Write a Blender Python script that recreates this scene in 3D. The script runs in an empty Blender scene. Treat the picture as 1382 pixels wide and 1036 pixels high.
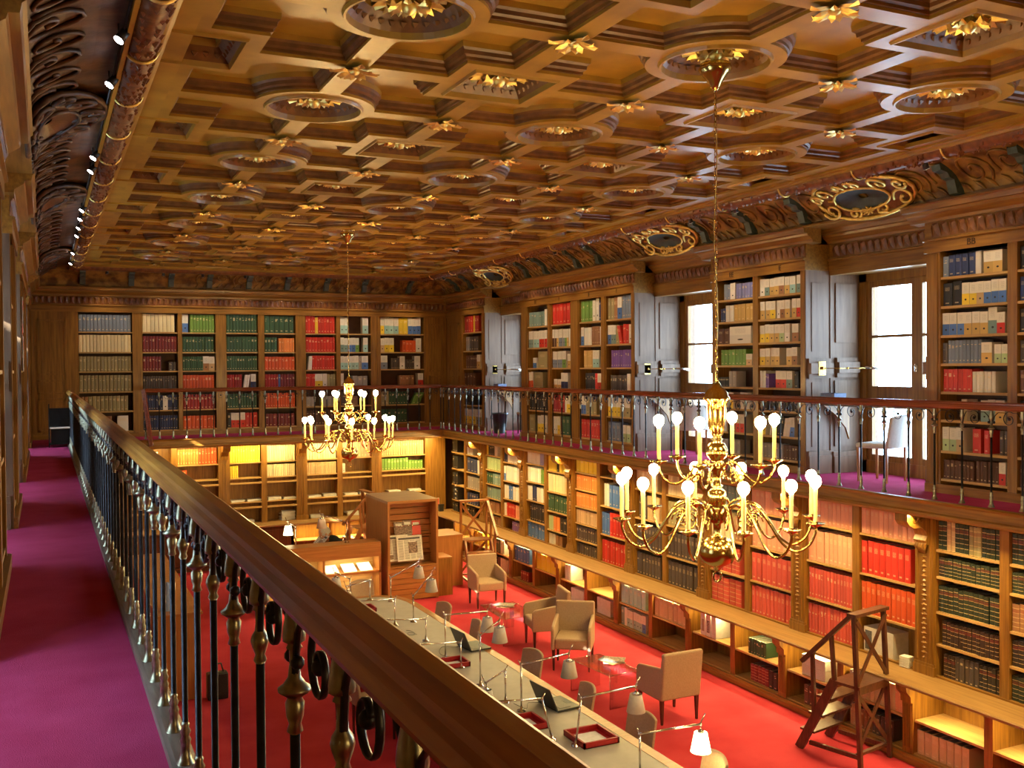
import bpy, bmesh, math, random
from mathutils import Vector, Matrix
from mathutils.geometry import tessellate_polygon
sin, cos, pi = math.sin, math.cos, math.pi
SC = bpy.context.scene
COL = SC.collection
# ---------------------------------------------------------------- camera
EYE = 4.27                      # eye height over the hall floor; the gallery floor lies at G
G = 2.85
FPX, YAW, PITCH, ROLL = 1330.93, 0.442872, -0.016493, -0.007655
f_ = Vector((sin(YAW)*cos(PITCH), cos(YAW)*cos(PITCH), sin(PITCH)))
r_ = Vector((cos(YAW), -sin(YAW), 0)); u_ = r_.cross(f_)
r2 = r_*cos(ROLL)+u_*sin(ROLL); u2 = -r_*sin(ROLL)+u_*cos(ROLL)
cd = bpy.data.cameras.new('camera'); cam = bpy.data.objects.new('camera', cd); COL.objects.link(cam)
cd.sensor_width = 36; cd.lens = FPX/1382*36; cd.clip_start = .05; cd.clip_end = 200
m = Matrix((r2, u2, -f_)).transposed().to_4x4(); m.translation = (0, 0, EYE); cam.matrix_world = m
SC.camera = cam
# ---------------------------------------------------------------- sky, exposure
w = bpy.data.worlds.new('sky'); SC.world = w; w.use_nodes = True
bg = w.node_tree.nodes['Background']; bg.inputs[0].default_value = (.60, .77, 1.0, 1); bg.inputs[1].default_value = 22.0
SC.view_settings.view_transform = 'Standard'; SC.view_settings.look = 'None'
SC.view_settings.gamma = 1; SC.view_settings.exposure = 0.0; SC.view_settings.use_curve_mapping = False
cy = SC.cycles
cy.use_denoising = True; cy.sample_clamp_indirect = 4; cy.max_bounces = 7; cy.diffuse_bounces = 4; cy.glossy_bounces = 3
cy.transparent_max_bounces = 12; cy.caustics_reflective = False; cy.caustics_refractive = False; cy.blur_glossy = 1.0
WARM = (1, .72, .26)
def area(name, loc, rot, sx, sy, e, col=WARM, portal=False, spread=pi):
    l = bpy.data.lights.new(name, 'AREA'); l.shape = 'RECTANGLE'; l.size = sx; l.size_y = sy; l.energy = e; l.color = col
    l.spread = spread
    if portal: l.cycles.is_portal = True
    o = bpy.data.objects.new(name, l); COL.objects.link(o); o.location = loc; o.rotation_euler = rot
    return o
# daylight enters through four tall windows on each long side (portals only guide the sampling of the sky)
WIN = [(3.45, 5.40), (8.03, 9.94), (11.96, 14.05), (18.43, 20.26)]
for a, b in WIN:
    area('portal', (9.86, (a+b)/2, G+1.35), (0, -pi/2, 0), 2.6, b-a, 1, portal=True).rotation_euler = (0, pi/2, 0)
    area('portal', (-1.17, (a+b)/2, G+1.35), (0, -pi/2, 0), 2.6, b-a, 1, portal=True)
# strip lamps fixed under the gallery edge and under the counter light the lower shelves
E_STRIP, E_COUNTER, E_BULB, E_SPOT = 66, 11, 200, 34
for i in range(-2, 8):
    y0 = 7.75+2.0*i
    if y0 > 20.5: break
    area('strip_lamp', (8.33, y0+1.0, 2.66), (0, math.radians(38), 0), .05, 1.8, E_STRIP)
for k in range(4):
    area('strip_lamp', (2.3+1.75*k, 21.7, 2.66), (math.radians(28), 0, 0), 1.6, .05, E_STRIP*.40)
sl = bpy.data.lights.new('sun', 'SUN'); sl.energy = 130; sl.angle = math.radians(.53); sl.color = (1, .93, .80); so = bpy.data.objects.new('sun', sl); COL.objects.link(so)
so.rotation_mode = 'QUATERNION'; so.rotation_quaternion = Vector((-8.55, -2.45, 5.27)).to_track_quat('Z', 'Y')
# ---------------------------------------------------------------- materials
def nt(name):
    m = bpy.data.materials.new(name); m.use_nodes = True
    n = m.node_tree.nodes; return m, n, m.node_tree.links, n['Principled BSDF']
def setp(b, rough=.5, metal=0, spec=None, coat=0):
    b.inputs['Roughness'].default_value = rough; b.inputs['Metallic'].default_value = metal
    if spec is not None: b.inputs['Specular IOR Level'].default_value = spec
    if coat: b.inputs['Coat Weight'].default_value = coat; b.inputs['Coat Roughness'].default_value = .15
def noise_mat(name, c1, c2, scale=(1, 1, 1), ns=4, rough=.5, metal=0, bump=0, detail=4, lo=.3, hi=.7, coat=0, spec=None, bscale=None):
    m, n, l, b = nt(name); setp(b, rough, metal, spec, coat)
    tc = n.new('ShaderNodeTexCoord'); mp = n.new('ShaderNodeMapping'); mp.inputs['Scale'].default_value = scale
    nz = n.new('ShaderNodeTexNoise'); nz.inputs['Scale'].default_value = ns; nz.inputs['Detail'].default_value = detail
    rp = n.new('ShaderNodeValToRGB'); e = rp.color_ramp.elements
    e[0].position = lo; e[0].color = (*c1, 1); e[1].position = hi; e[1].color = (*c2, 1)
    l.new(tc.outputs['Object'], mp.inputs[0]); l.new(mp.outputs[0], nz.inputs['Vector']); l.new(nz.outputs['Fac'], rp.inputs[0])
    l.new(rp.outputs[0], b.inputs['Base Color'])
    if bump:
        bp = n.new('ShaderNodeBump'); bp.inputs['Strength'].default_value = bump; bp.inputs['Distance'].default_value = .01
        src = nz
        if bscale:
            src = n.new('ShaderNodeTexNoise'); src.inputs['Scale'].default_value = bscale; l.new(tc.outputs['Object'], src.inputs['Vector'])
        l.new(src.outputs['Fac'], bp.inputs['Height']); l.new(bp.outputs[0], b.inputs['Normal'])
    return m
def wood(name, c1, c2, axis, rough=.38, coat=.15):
    s = {'x': (.9, 14, 14), 'y': (14, .9, 14), 'z': (14, 14, .9)}[axis]
    return noise_mat(name, c1, c2, s, 2.2, rough, bump=.15, detail=6, coat=coat)
O1, O2 = (.17, .071, .010), (.34, .163, .025)
M = {}
for ax in 'xyz': M['oak_'+ax] = wood('oak_'+ax, O1, O2, ax)
for ax in 'xyz': M['pale_'+ax] = wood('pale_oak_'+ax, (.42, .24, .075), (.60, .38, .14), ax, .5, 0)
M['counter_y'] = wood('counter_oak_y', (.24, .125, .038), (.36, .20, .065), 'y', .5, 0); M['counter_x'] = wood('counter_oak_x', (.24, .125, .038), (.36, .20, .065), 'x', .5, 0)
M['dark_z'] = wood('dark_oak_z', (.075, .022, .007), (.15, .050, .014), 'z')
M['dark_y'] = wood('dark_oak_y', (.075, .022, .007), (.15, .050, .014), 'y')
M['ceil'] = noise_mat('ceiling_oak', (.25, .120, .010), (.46, .245, .022), (1, 1, 1), 2.5, .38, bump=.05, coat=.08, detail=6)
M['ceil_dark'] = noise_mat('ceiling_moulding', (.11, .042, .007), (.22, .088, .014), (1, 1, 1), 8, .42, bump=.2, coat=.05)
M['carve'] = noise_mat('carved_oak', (.10, .030, .008), (.24, .085, .020), (1, 1, 1), 14, .45, bump=.6, coat=.1)
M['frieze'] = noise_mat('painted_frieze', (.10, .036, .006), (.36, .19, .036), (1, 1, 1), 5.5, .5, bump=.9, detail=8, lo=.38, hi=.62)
M['frieze_d'] = noise_mat('dark_carved_frieze', (.035, .012, .003), (.12, .05, .012), (1, 1, 1), 5.5, .5, bump=.9, detail=8, lo=.38, hi=.62)  # same frieze, with the left cove's dimness put into the colour
M['gilt'] = noise_mat('gilt', (.80, .56, .13), (1.0, .80, .28), (1, 1, 1), 20, .45, 1, bump=.3)
M['brass'] = noise_mat('brass', (.55, .37, .095), (.74, .53, .17), (1, 1, 1), 8, .20, 1)
M['old_brass'] = noise_mat('aged_brass', (.20, .21, .15), (.40, .40, .29), (1, 1, 1), 30, .33, 1)
M['iron'] = noise_mat('dark_iron', (.018, .020, .026), (.04, .042, .05), (1, 1, 1), 30, .38, .7)
M['bluepaint'] = noise_mat('dark_blue_ground', (.02, .035, .045), (.04, .07, .08), (1, 1, 1), 10, .5)
M['green'] = noise_mat('grey_green_paint', (.035, .055, .045), (.07, .10, .08), (1, 1, 1), 18, .5)
M['carpet'] = noise_mat('red_carpet', (.46, .032, .050), (.57, .055, .078), (1, 1, 1), 1.6, .95, bump=.5, bscale=260, spec=.1)
M['carpet_g'] = noise_mat('gallery_carpet', (.42, .036, .115), (.51, .058, .165), (1, 1, 1), 3, .95, bump=.6, bscale=220, spec=.1)
M['rail'] = noise_mat('polished_handrail', (.30, .115, .020), (.62, .31, .055), (22, 1.2, 22), 1.6, .32, bump=.12, coat=.12, detail=7)
M['rail_x'] = noise_mat('polished_handrail_x', (.14, .035, .014), (.26, .07, .022), (1.2, 22, 22), 1.6, .22, bump=.05, coat=.5)
M['rail_d'] = noise_mat('polished_handrail_dark', (.14, .030, .014), (.24, .06, .024), (22, 1.2, 22), 1.6, .2, bump=.05, coat=.5)
M['plinth'] = noise_mat('worn_plinth', (.09, .065, .05), (.22, .17, .135), (16, 1.2, 16), 2, .42, bump=.3)
M['stone'] = noise_mat('pale_painted_oak', (.16, .090, .050), (.24, .145, .085), (10, 10, 1), 2, .5, bump=.1)  # bare oak; the window daylight on it is put into this greyer colour
M['stone_d'] = noise_mat('brown_varnished_oak', (.09, .05, .03), (.16, .10, .06), (10, 10, 1), 2, .5, bump=.1)  # shaded copy of the same oak, darkened in colour for the left side
M['white'] = noise_mat('white_paper', (.72, .71, .66), (.84, .83, .79), (1, 1, 1), 20, .8)
M['shade'] = noise_mat('parchment_shade', (.66, .64, .60), (.76, .74, .70), (1, 1, 1), 20, .7)
M['fabric'] = noise_mat('taupe_fabric', (.36, .245, .155), (.43, .30, .20), (1, 1, 1), 60, .85, bump=.2)
M['fabric_w'] = noise_mat('off_white_fabric', (.66, .64, .58), (.76, .73, .68), (1, 1, 1), 60, .8)
M['leg'] = noise_mat('mahogany_leg', (.045, .012, .008), (.09, .022, .012), (30, 30, 2), 2, .35)
M['ladder'] = noise_mat('dark_ladder_wood', (.055, .018, .010), (.12, .045, .022), (12, 12, 3), 3, .35, coat=.2)
M['ladder2'] = noise_mat('brown_ladder_wood', (.20, .065, .018), (.33, .12, .034), (12, 12, 3), 3, .35, coat=.2)
M['table'] = noise_mat('grey_linoleum', (.40, .375, .31), (.46, .43, .36), (1, 1, 1), 6, .5)
M['chrome'] = noise_mat('polished_aluminium', (.62, .60, .58), (.8, .78, .76), (1, 1, 1), 9, .2, 1)
M['trol'] = noise_mat('matt_black', (.008, .008, .009), (.012, .012, .012), (1, 1, 1), 20, .8, spec=.1)
M['black'] = noise_mat('black_plastic', (.012, .012, .013), (.025, .025, .027), (1, 1, 1), 40, .4)
M['darkback'] = noise_mat('dark_shelf_back', (.045, .016, .006), (.075, .028, .010), (1, 1, 1), 6, .6)
M['redbox'] = noise_mat('red_leather', (.30, .008, .012), (.42, .015, .02), (1, 1, 1), 60, .4)
M['veneer_z'] = wood('veneer_z', (.33, .135, .036), (.46, .20, .055), 'z', .35)
M['veneer_x'] = wood('veneer_x', (.33, .135, .036), (.46, .20, .055), 'x', .35)
M['veneertop'] = noise_mat('veneer_top', (.36, .235, .15), (.44, .30, .19), (1, 8, 8), 3, .4)
M['blue'] = noise_mat('pale_blue_card', (.22, .32, .55), (.28, .38, .62), (1, 1, 1), 30, .5)
M['suit'] = noise_mat('dark_jacket', (.018, .026, .028), (.03, .04, .042), (1, 1, 1), 60, .9)
M['skin'] = noise_mat('skin', (.52, .25, .15), (.60, .31, .20), (1, 1, 1), 30, .5)
M['hair'] = noise_mat('grey_hair', (.42, .40, .37), (.60, .58, .54), (40, 40, 10), 3, .8)
M['red'] = noise_mat('signal_red', (.62, .02, .012), (.70, .03, .02), (1, 1, 1), 30, .4)
M['ink'] = noise_mat('print_grey', (.06, .06, .065), (.16, .16, .17), (1, 1, 1), 90, .8)
M['photo'] = noise_mat('printed_picture', (.05, .03, .03), (.45, .33, .26), (1, 1, 1), 40, .7)
M['letters'] = noise_mat('dark_letters', (.03, .012, .006), (.04, .016, .008), (1, 1, 1), 10, .5)
def emit_mat(name, col, st, base=(.9, .85, .7)):
    m, n, l, b = nt(name); setp(b, .4)
    b.inputs['Base Color'].default_value = (*base, 1)
    b.inputs['Emission Color'].default_value = (*col, 1); b.inputs['Emission Strength'].default_value = st
    return m
M['bulb'] = emit_mat('lit_bulb', (1, .68, .28), E_BULB)
M['candle'] = noise_mat('candle_sleeve', (.40, .33, .11), (.50, .42, .16), (1, 1, 1), 20, .5)
M['litshade'] = emit_mat('lit_shade', (1, .82, .42), 7)
M['spotface'] = emit_mat('spot_lens', (1, .93, .95), 22)
M['dimlens'] = emit_mat('spot_lens_soft', (1, .85, .6), 1.5)
M['redled'] = emit_mat('red_glow', (1, .05, .02), 2.5, (.6, .02, .01))
def glassy(name, tint, fres=.12, rough=.0):
    m, n, l, b = nt(name); n.remove(b)
    tr = n.new('ShaderNodeBsdfTransparent'); tr.inputs[0].default_value = (*tint, 1)
    gl = n.new('ShaderNodeBsdfGlossy'); gl.inputs['Roughness'].default_value = rough
    lw = n.new('ShaderNodeLayerWeight'); lw.inputs[0].default_value = .35
    mt = n.new('ShaderNodeMath'); mt.operation = 'MULTIPLY_ADD'; mt.inputs[1].default_value = .4; mt.inputs[2].default_value = fres*.3
    mx = n.new('ShaderNodeMixShader'); l.new(lw.outputs['Fresnel'], mt.inputs[0]); l.new(mt.outputs[0], mx.inputs[0])
    l.new(tr.outputs[0], mx.inputs[1]); l.new(gl.outputs[0], mx.inputs[2]); l.new(mx.outputs[0], n['Material Output'].inputs[0])
    return m
M['glass'] = glassy('window_glass', (.93, .98, .98))
M['acrylic'] = glassy('clear_acrylic', (.93, .90, .90), .3)
# books: colour in the mesh attribute "Col" (alpha tells the binding), spine height in the UVs
def book_mat():
    m, n, l, b = nt('bindings'); setp(b, .5)
    at = n.new('ShaderNodeAttribute'); at.attribute_name = 'Col'
    uv = n.new('ShaderNodeUVMap'); sp = n.new('ShaderNodeSeparateXYZ'); l.new(uv.outputs[0], sp.inputs[0])
    def mth(op, a, c=None, d=None):
        k = n.new('ShaderNodeMath'); k.operation = op
        for i, v in enumerate((a, c, d)):
            if v is None: continue
            if isinstance(v, (int, float)): k.inputs[i].default_value = v
            else: l.new(v, k.inputs[i])
        return k.outputs[0]
    u, v, al = sp.outputs[0], sp.outputs[1], at.outputs['Alpha']
    def band(x, a, c): return mth('MULTIPLY', mth('GREATER_THAN', x, a), mth('LESS_THAN', x, c))
    def mix(fac, A, B):
        k = n.new('ShaderNodeMix'); k.data_type = 'RGBA'; l.new(fac, k.inputs[0])
        for s, q in ((6, A), (7, B)):
            if isinstance(q, tuple): k.inputs[s].default_value = (*q, 1)
            else: l.new(q, k.inputs[s])
        return k.outputs[2]
    nz = n.new('ShaderNodeTexNoise'); nz.inputs['Scale'].default_value = 130
    spine = mth('GREATER_THAN', u, -.5)
    cloth = mth('MULTIPLY', band(al, .9, 1.1), spine); leather = mth('MULTIPLY', band(al, .65, .85), spine); box = mth('MULTIPLY', band(al, .4, .6), spine)
    c = at.outputs['Color']
    t = mth('MULTIPLY', band(v, .66, .82), band(u, .22, .78)); t = mth('MULTIPLY', t, mth('GREATER_THAN', nz.outputs['Fac'], .52))
    t2 = mth('MAXIMUM', t, mth('MULTIPLY', band(v, .10, .15), band(u, .3, .7)))
    c = mix(mth('MULTIPLY', mth('MULTIPLY', cloth, t2), .55), c, (.85, .68, .38))
    fr = mth('FRACT', mth('MULTIPLY', v, 6.0))
    g = mth('MULTIPLY', band(fr, .0, .13), mth('GREATER_THAN', nz.outputs['Fac'], .38))
    c = mix(mth('MULTIPLY', mth('MULTIPLY', leather, g), .75), c, (.80, .60, .26))
    c = mix(mth('MULTIPLY', mth('MULTIPLY', leather, band(v, .67, .80)), .35), c, (.30, .03, .02))
    c = mix(mth('MULTIPLY', box, mth('GREATER_THAN', v, .50)), c, (.80, .77, .68))
    ln = mth('MULTIPLY', band(v, .60, .88), mth('LESS_THAN', mth('FRACT', mth('MULTIPLY', v, 22.0)), .35))
    ln = mth('MULTIPLY', mth('MULTIPLY', ln, band(u, .25, .75)), mth('GREATER_THAN', nz.outputs['Fac'], .5))
    c = mix(mth('MULTIPLY', mth('MULTIPLY', box, ln), .6), c, (.12, .12, .14))
    du = mth('POWER', mth('SUBTRACT', u, .5), 2.0); dv = mth('POWER', mth('MULTIPLY', mth('SUBTRACT', v, .24), 3.2), 2.0)
    hole = mth('LESS_THAN', mth('ADD', du, dv), .018)
    c = mix(mth('MULTIPLY', box, hole), c, (.02, .02, .02))
    l.new(c, b.inputs['Base Color'])
    return m
M['book'] = book_mat()
# ---------------------------------------------------------------- mesh builder
class MB:
    def __init__(s): s.v = []; s.f = []; s.mi = []; s.c = []; s.uv = []; s.has = False; s.sm = []
    def poly(s, pts, mi=0, col=None, uv=None, smooth=False):
        k = len(s.v); s.v.extend(tuple(p) for p in pts); s.f.append(tuple(range(k, k+len(pts)))); s.mi.append(mi); s.sm.append(smooth)
        s.c.append(col); s.uv.append(uv)
        if col: s.has = True
    def faces(s, V, F, mi=0, smooth=False):
        k = len(s.v); s.v.extend(tuple(p) for p in V)
        for f in F: s.f.append(tuple(i+k for i in f)); s.mi.append(mi); s.sm.append(smooth); s.c.append(None); s.uv.append(None)
    def box(s, x0, x1, y0, y1, z0, z1, mi=0):
        V = [(x, y, z) for x in (x0, x1) for y in (y0, y1) for z in (z0, z1)]
        s.faces(V, [(0, 1, 3, 2), (4, 6, 7, 5), (0, 4, 5, 1), (2, 3, 7, 6), (0, 2, 6, 4), (1, 5, 7, 3)], mi)
        return s
    def obox(s, o, a, b, c, mi=0):           # oriented box: corner o and three edge vectors
        o, a, b, c = map(Vector, (o, a, b, c))
        V = [o+a*i+b*j+c*k for i in (0, 1) for j in (0, 1) for k in (0, 1)]
        s.faces(V, [(0, 1, 3, 2), (4, 6, 7, 5), (0, 4, 5, 1), (2, 3, 7, 6), (0, 2, 6, 4), (1, 5, 7, 3)], mi); return s
    def beam(s, p, q, w, h, mi=0, up=(0, 0, 1)):
        p, q = Vector(p), Vector(q); d = q-p; n = d.normalized(); sd = n.cross(Vector(up))
        if sd.length < .01: sd = n.cross(Vector((0, 1, 0)))
        sd.normalize(); t = sd.cross(n)
        return s.obox(p-sd*w/2-t*h/2, d, sd*w, t*h, mi)
    def lathe(s, prof, c=(0, 0, 0), seg=12, mi=0, smooth=True, axis=None):
        V = []; F = []; n = len(prof); c = Vector(c)
        R = axis
        for r, z in prof:
            for k in range(seg):
                a = 2*pi*k/seg; p = Vector((r*cos(a), r*sin(a), z))
                if R: p = R @ p
                V.append(c+p)
        for i in range(n-1):
            for k in range(seg): F.append((i*seg+k, i*seg+(k+1) % seg, (i+1)*seg+(k+1) % seg, (i+1)*seg+k))
        F.append(tuple(range(seg))); F.append(tuple((n-1)*seg+k for k in range(seg)))
        s.faces(V, F, mi, smooth); return s
    def tube(s, path, r, seg=8, mi=0, flat=1.0):
        P = [Vector(p) for p in path]; V = []; F = []; n = len(P)
        t = (P[1]-P[0]).normalized(); up = Vector((0, 0, 1)) if abs(t.z) < .9 else Vector((1, 0, 0)); a = t.cross(up).normalized()
        for i, p in enumerate(P):
            t = (P[min(i+1, n-1)]-P[max(i-1, 0)]).normalized(); a = (a-t*a.dot(t)).normalized(); b = t.cross(a)
            rr = r[i] if isinstance(r, (list, tuple)) else r
            for k in range(seg):
                th = 2*pi*k/seg; V.append(p+a*cos(th)*rr+b*sin(th)*rr*flat)
        for i in range(n-1):
            for k in range(seg): F.append((i*seg+k, i*seg+(k+1) % seg, (i+1)*seg+(k+1) % seg, (i+1)*seg+k))
        F.append(tuple(range(seg))[::-1]); F.append(tuple((n-1)*seg+k for k in range(seg)))
        s.faces(V, F, mi, True); return s
    def sweep(s, prof, a, b, axis='y', mi=0):  # closed profile swept along an axis; prof in (other, z)
        n = len(prof); V = []
        for t in (a, b):
            for p, z in prof: V.append((p, t, z) if axis == 'y' else (t, p, z))
        F = [(i, (i+1) % n, n+(i+1) % n, n+i) for i in range(n)]+[tuple(range(n))[::-1], tuple(range(n, 2*n))]
        s.faces(V, F, mi); return s
    def prism(s, pts, vec, mi=0):
        pts = [Vector(p) for p in pts]; vec = Vector(vec); n = len(pts)
        V = pts+[p+vec for p in pts]
        F = [(i, (i+1) % n, n+(i+1) % n, n+i) for i in range(n)]+[tuple(range(n))[::-1], tuple(range(n, 2*n))]
        s.faces(V, F, mi); return s
    def ball(s, c, r, mi=0, seg=10, rings=6, sq=(1, 1, 1)):
        pr = [(r*sin(pi*i/rings)*1 if 0 < i < rings else r*.02, -r*cos(pi*i/rings)) for i in range(rings+1)]
        k = len(s.v); s.lathe(pr, (0, 0, 0), seg, mi)
        for i in range(k, len(s.v)): x, y, z = s.v[i]; s.v[i] = (c[0]+x*sq[0], c[1]+y*sq[1], c[2]+z*sq[2])
        return s
    def mesh(s, name, mats):
        me = bpy.data.meshes.new(name); me.from_pydata(s.v, [], s.f)
        for mm in mats: me.materials.append(M[mm] if isinstance(mm, str) else mm)
        me.polygons.foreach_set('material_index', s.mi); me.polygons.foreach_set('use_smooth', s.sm)
        if s.has:
            ca = me.color_attributes.new('Col', 'FLOAT_COLOR', 'CORNER'); ul = me.uv_layers.new(name='UVMap')
            cs = []; us = []
            for i, f in enumerate(s.f):
                c = s.c[i] or (.5, .5, .5, 0); uv = s.uv[i]
                for j in range(len(f)): cs.extend(c); us.extend(uv[j] if uv else (-1, -1))
            ca.data.foreach_set('color', cs); ul.data.foreach_set('uv', us)
        me.update(); return me
    def build(s, name, mats, parent=None, **kw):
        if isinstance(mats, str): mats = [mats]
        return link(name, s.mesh(name, mats), parent, **kw)
def link(name, me, parent=None, loc=None, rot=None, scale=None, **kw):
    o = bpy.data.objects.new(name, me); COL.objects.link(o)
    if parent: o.parent = parent
    if loc is not None: o.location = loc
    if rot is not None: o.rotation_euler = rot
    if scale is not None: o.scale = scale
    for k, v in kw.items(): o[k] = v
    return o
def thing(name, label, cat, loc=(0, 0, 0), rz=0, group=None):
    o = link(name, None, None, loc, (0, 0, rz)); o['label'] = label; o['category'] = cat
    if group: o['group'] = group
    return o
def tag(o, label, cat, group=None):
    o['label'] = label; o['category'] = cat
    if group: o['group'] = group
    return o
def struct(o): o['kind'] = 'structure'; return o
def Bx(x0, x1, y0, y1, z0, z1): return MB().box(x0, x1, y0, y1, z0, z1)
def copy_tree(o, parent=None):
    c = o.copy(); COL.objects.link(c); c.parent = parent
    for ch in list(o.children): copy_tree(ch, c)
    return c
# ================================================================ the room
XR, XL, YE, YB = 8.95, -0.26, 22.60, -5.0      # planes of the upper bookcases (long sides, end) and of the wall behind the camera
LXR, LYE, CT = 8.65, 22.0, 0.90                # planes of the lower bookcases and the counter height
def mx(s, x): return x if s > 0 else 8.69-x
def sb(mb, s, x0, x1, *a): # box mirrored for the other long side
    p, q = mx(s, x0), mx(s, x1); return mb.box(min(p, q), max(p, q), *a)
struct(MB().box(-1.3, 10.1, YB, 22.9, -.1, 0).build('floor', 'carpet'))
# gallery floors: deck + carpet + fascia
def deck(name, x0, x1, y0, y1, fx=None):
    return struct(MB().box(x0, x1, y0, y1, G-.13, G-.012).build(name, 'oak_y'))
dk = deck('floor', 8.24, 9.95, YB, 22.9); MB().box(8.30, 9.95, YB, 22.9, G-.012, G).build('carpet', 'carpet_g', dk)
dk = deck('floor', -1.25, .46, YB, 22.9); MB().box(-1.25, .39, YB, 22.9, G-.012, G).build('carpet', 'carpet_g', dk)
dk = deck('floor', .46, 8.24, YE-1.52, 22.9); MB().box(.46, 8.30, YE-1.44, 22.9, G-.012, G).build('carpet', 'carpet_g', dk)
def fascia_prof(o, d):  # o outer plane, d direction towards the hall (-1 / +1)
    return [(o, G+.02), (o+d*.05, G+.02), (o+d*.06, G+.005), (o+d*.045, G-.02), (o+d*.045, G-.10), (o+d*.065, G-.115), (o+d*.065, G-.14), (o+d*.03, G-.17), (o, G-.17)]
struct(MB().sweep(fascia_prof(8.27, -1), YB, 21.12, 'y').build('trim_1', 'oak_y'))
struct(MB().sweep(fascia_prof(21.12, -1), .40, 8.27, 'x').build('trim_2', 'oak_x'))
struct(MB().sweep([(.385, G), (.385, G+.035), (.40, G+.043), (.46, G+.043), (.475, G+.03), (.475, G-.17), (.44, G-.17), (.44, G)], YB, 21.12, 'y').build('trim_3', 'plinth'))
# ---------------------------------------------------------------- walls with windows
FR = {1: 'right', -1: 'left'}
def side_wall(s):
    n = FR[s]; wl = MB(); ys = [YB]+[t for w_ in WIN for t in w_]+[22.9]
    for i in range(0, len(ys), 2): sb(wl, s, 9.92, 10.1, ys[i]-.1 if i else ys[i], ys[i+1]+.1, G-.2, 6.9)
    for a, b in WIN: sb(wl, s, 9.92, 10.1, a+.1, b-.1, G+2.62, 6.9)
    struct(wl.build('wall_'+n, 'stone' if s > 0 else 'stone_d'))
    lo = MB(); sb(lo, s, 9.0, 9.1, YB, 22.9, 0, G-.13); struct(lo.build('wall_%s_lower' % n, 'oak_z'))
    for k, (a, b) in enumerate(WIN):
        num = k+1+(4 if s < 0 else 0)
        f = MB()      # fixed frame
        X0, X1 = 9.86, 9.95
        for y0, y1 in ((a, a+.13), (b-.13, b)): sb(f, s, X0, X1, y0, y1, G, G+2.62)
        sb(f, s, X0, X1, a, b, G+2.52, G+2.62); sb(f, s, X0, X1, a, b, G, G+.16)
        wo = struct(f.build('window_%d' % num, 'oak_z'))
        c = (a+b)/2
        for y0, y1 in ((a+.13, c), (c, b-.13)):
            lf = MB(); xa, xb = 9.875, 9.925
            for p, q in ((y0, y0+.085), (y1-.085, y1)): sb(lf, s, xa, xb, p, q, G+.16, G+2.52)
            for z0, z1 in ((.16, .24), (.98, 1.14), (1.775, 1.81), (2.44, 2.52)): sb(lf, s, xa, xb, y0+.085, y1-.085, G+z0, G+z1)
            lo_ = lf.build('casement', 'oak_z', wo)
            for z0, z1 in ((.24, .98), (1.14, 1.775), (1.81, 2.44)):
                g = MB(); sb(g, s, 9.897, 9.903, y0+.085, y1-.085, G+z0, G+z1); g.build('pane', 'glass', lo_)
        h = MB(); hx = mx(s, 9.86); h.lathe([(.012, -.05), (.02, -.03), (.02, .03), (.012, .05)], (hx, c, G+1.38), 8); h.build('handle', 'chrome', wo)
        rv = MB(); st = MB()      # reveals, soffit
        for y, d in ((a, 1), (b, -1)):
            sb(rv, s, 9.36, 9.92, y-.25 if d > 0 else y, y if d > 0 else y+.25, G, G+2.66)
            sb(rv, s, 9.42, 9.88, y, y+d*.02, G+.35, G+1.22) if d > 0 else sb(rv, s, 9.42, 9.88, y+d*.02, y, G+.35, G+1.22)
            for z0, z1, e in ((0, .22, .05), (.22, .28, .035), (1.26, 1.32, .04), (1.32, 1.46, .08), (1.46, 1.52, .04), (1.72, 2.5, .018)):
                q = .06 if z0 < 1 else .0
                sb(rv, s, 9.44-q, 9.80+q, min(y, y+d*e), max(y, y+d*e), G+z0, G+z1)
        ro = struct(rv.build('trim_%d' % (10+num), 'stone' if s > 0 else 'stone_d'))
        sf = MB(); sb(sf, s, 9.36, 9.92, a, b, G+2.62, G+2.70); sb(sf, s, 9.34, 9.45, a, b, G+2.60, G+2.665)
        struct(sf.build('trim_%d' % (20+num), 'oak_y'))
for s in (1, -1): side_wall(s)
struct(MB().box(-1.3, 10.1, 22.9, 23.1, 0, 6.9).build('wall_end', 'dark_z')); struct(MB().box(-1.3, 10.1, YB-.2, 23.1, 6.95, 7.05).build('roof', 'dark_z'))
fac = struct(MB().box(-8.6, -8.2, YB-6, 34, 0, 9.55).build('wall_opposite', 'shade'))  # unseen wall, added to block the sun down to thin slivers
struct(MB().box(-1.3, 10.1, YB-.2, YB, 0, 6.9).build('wall_back', 'oak_z'))
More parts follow.
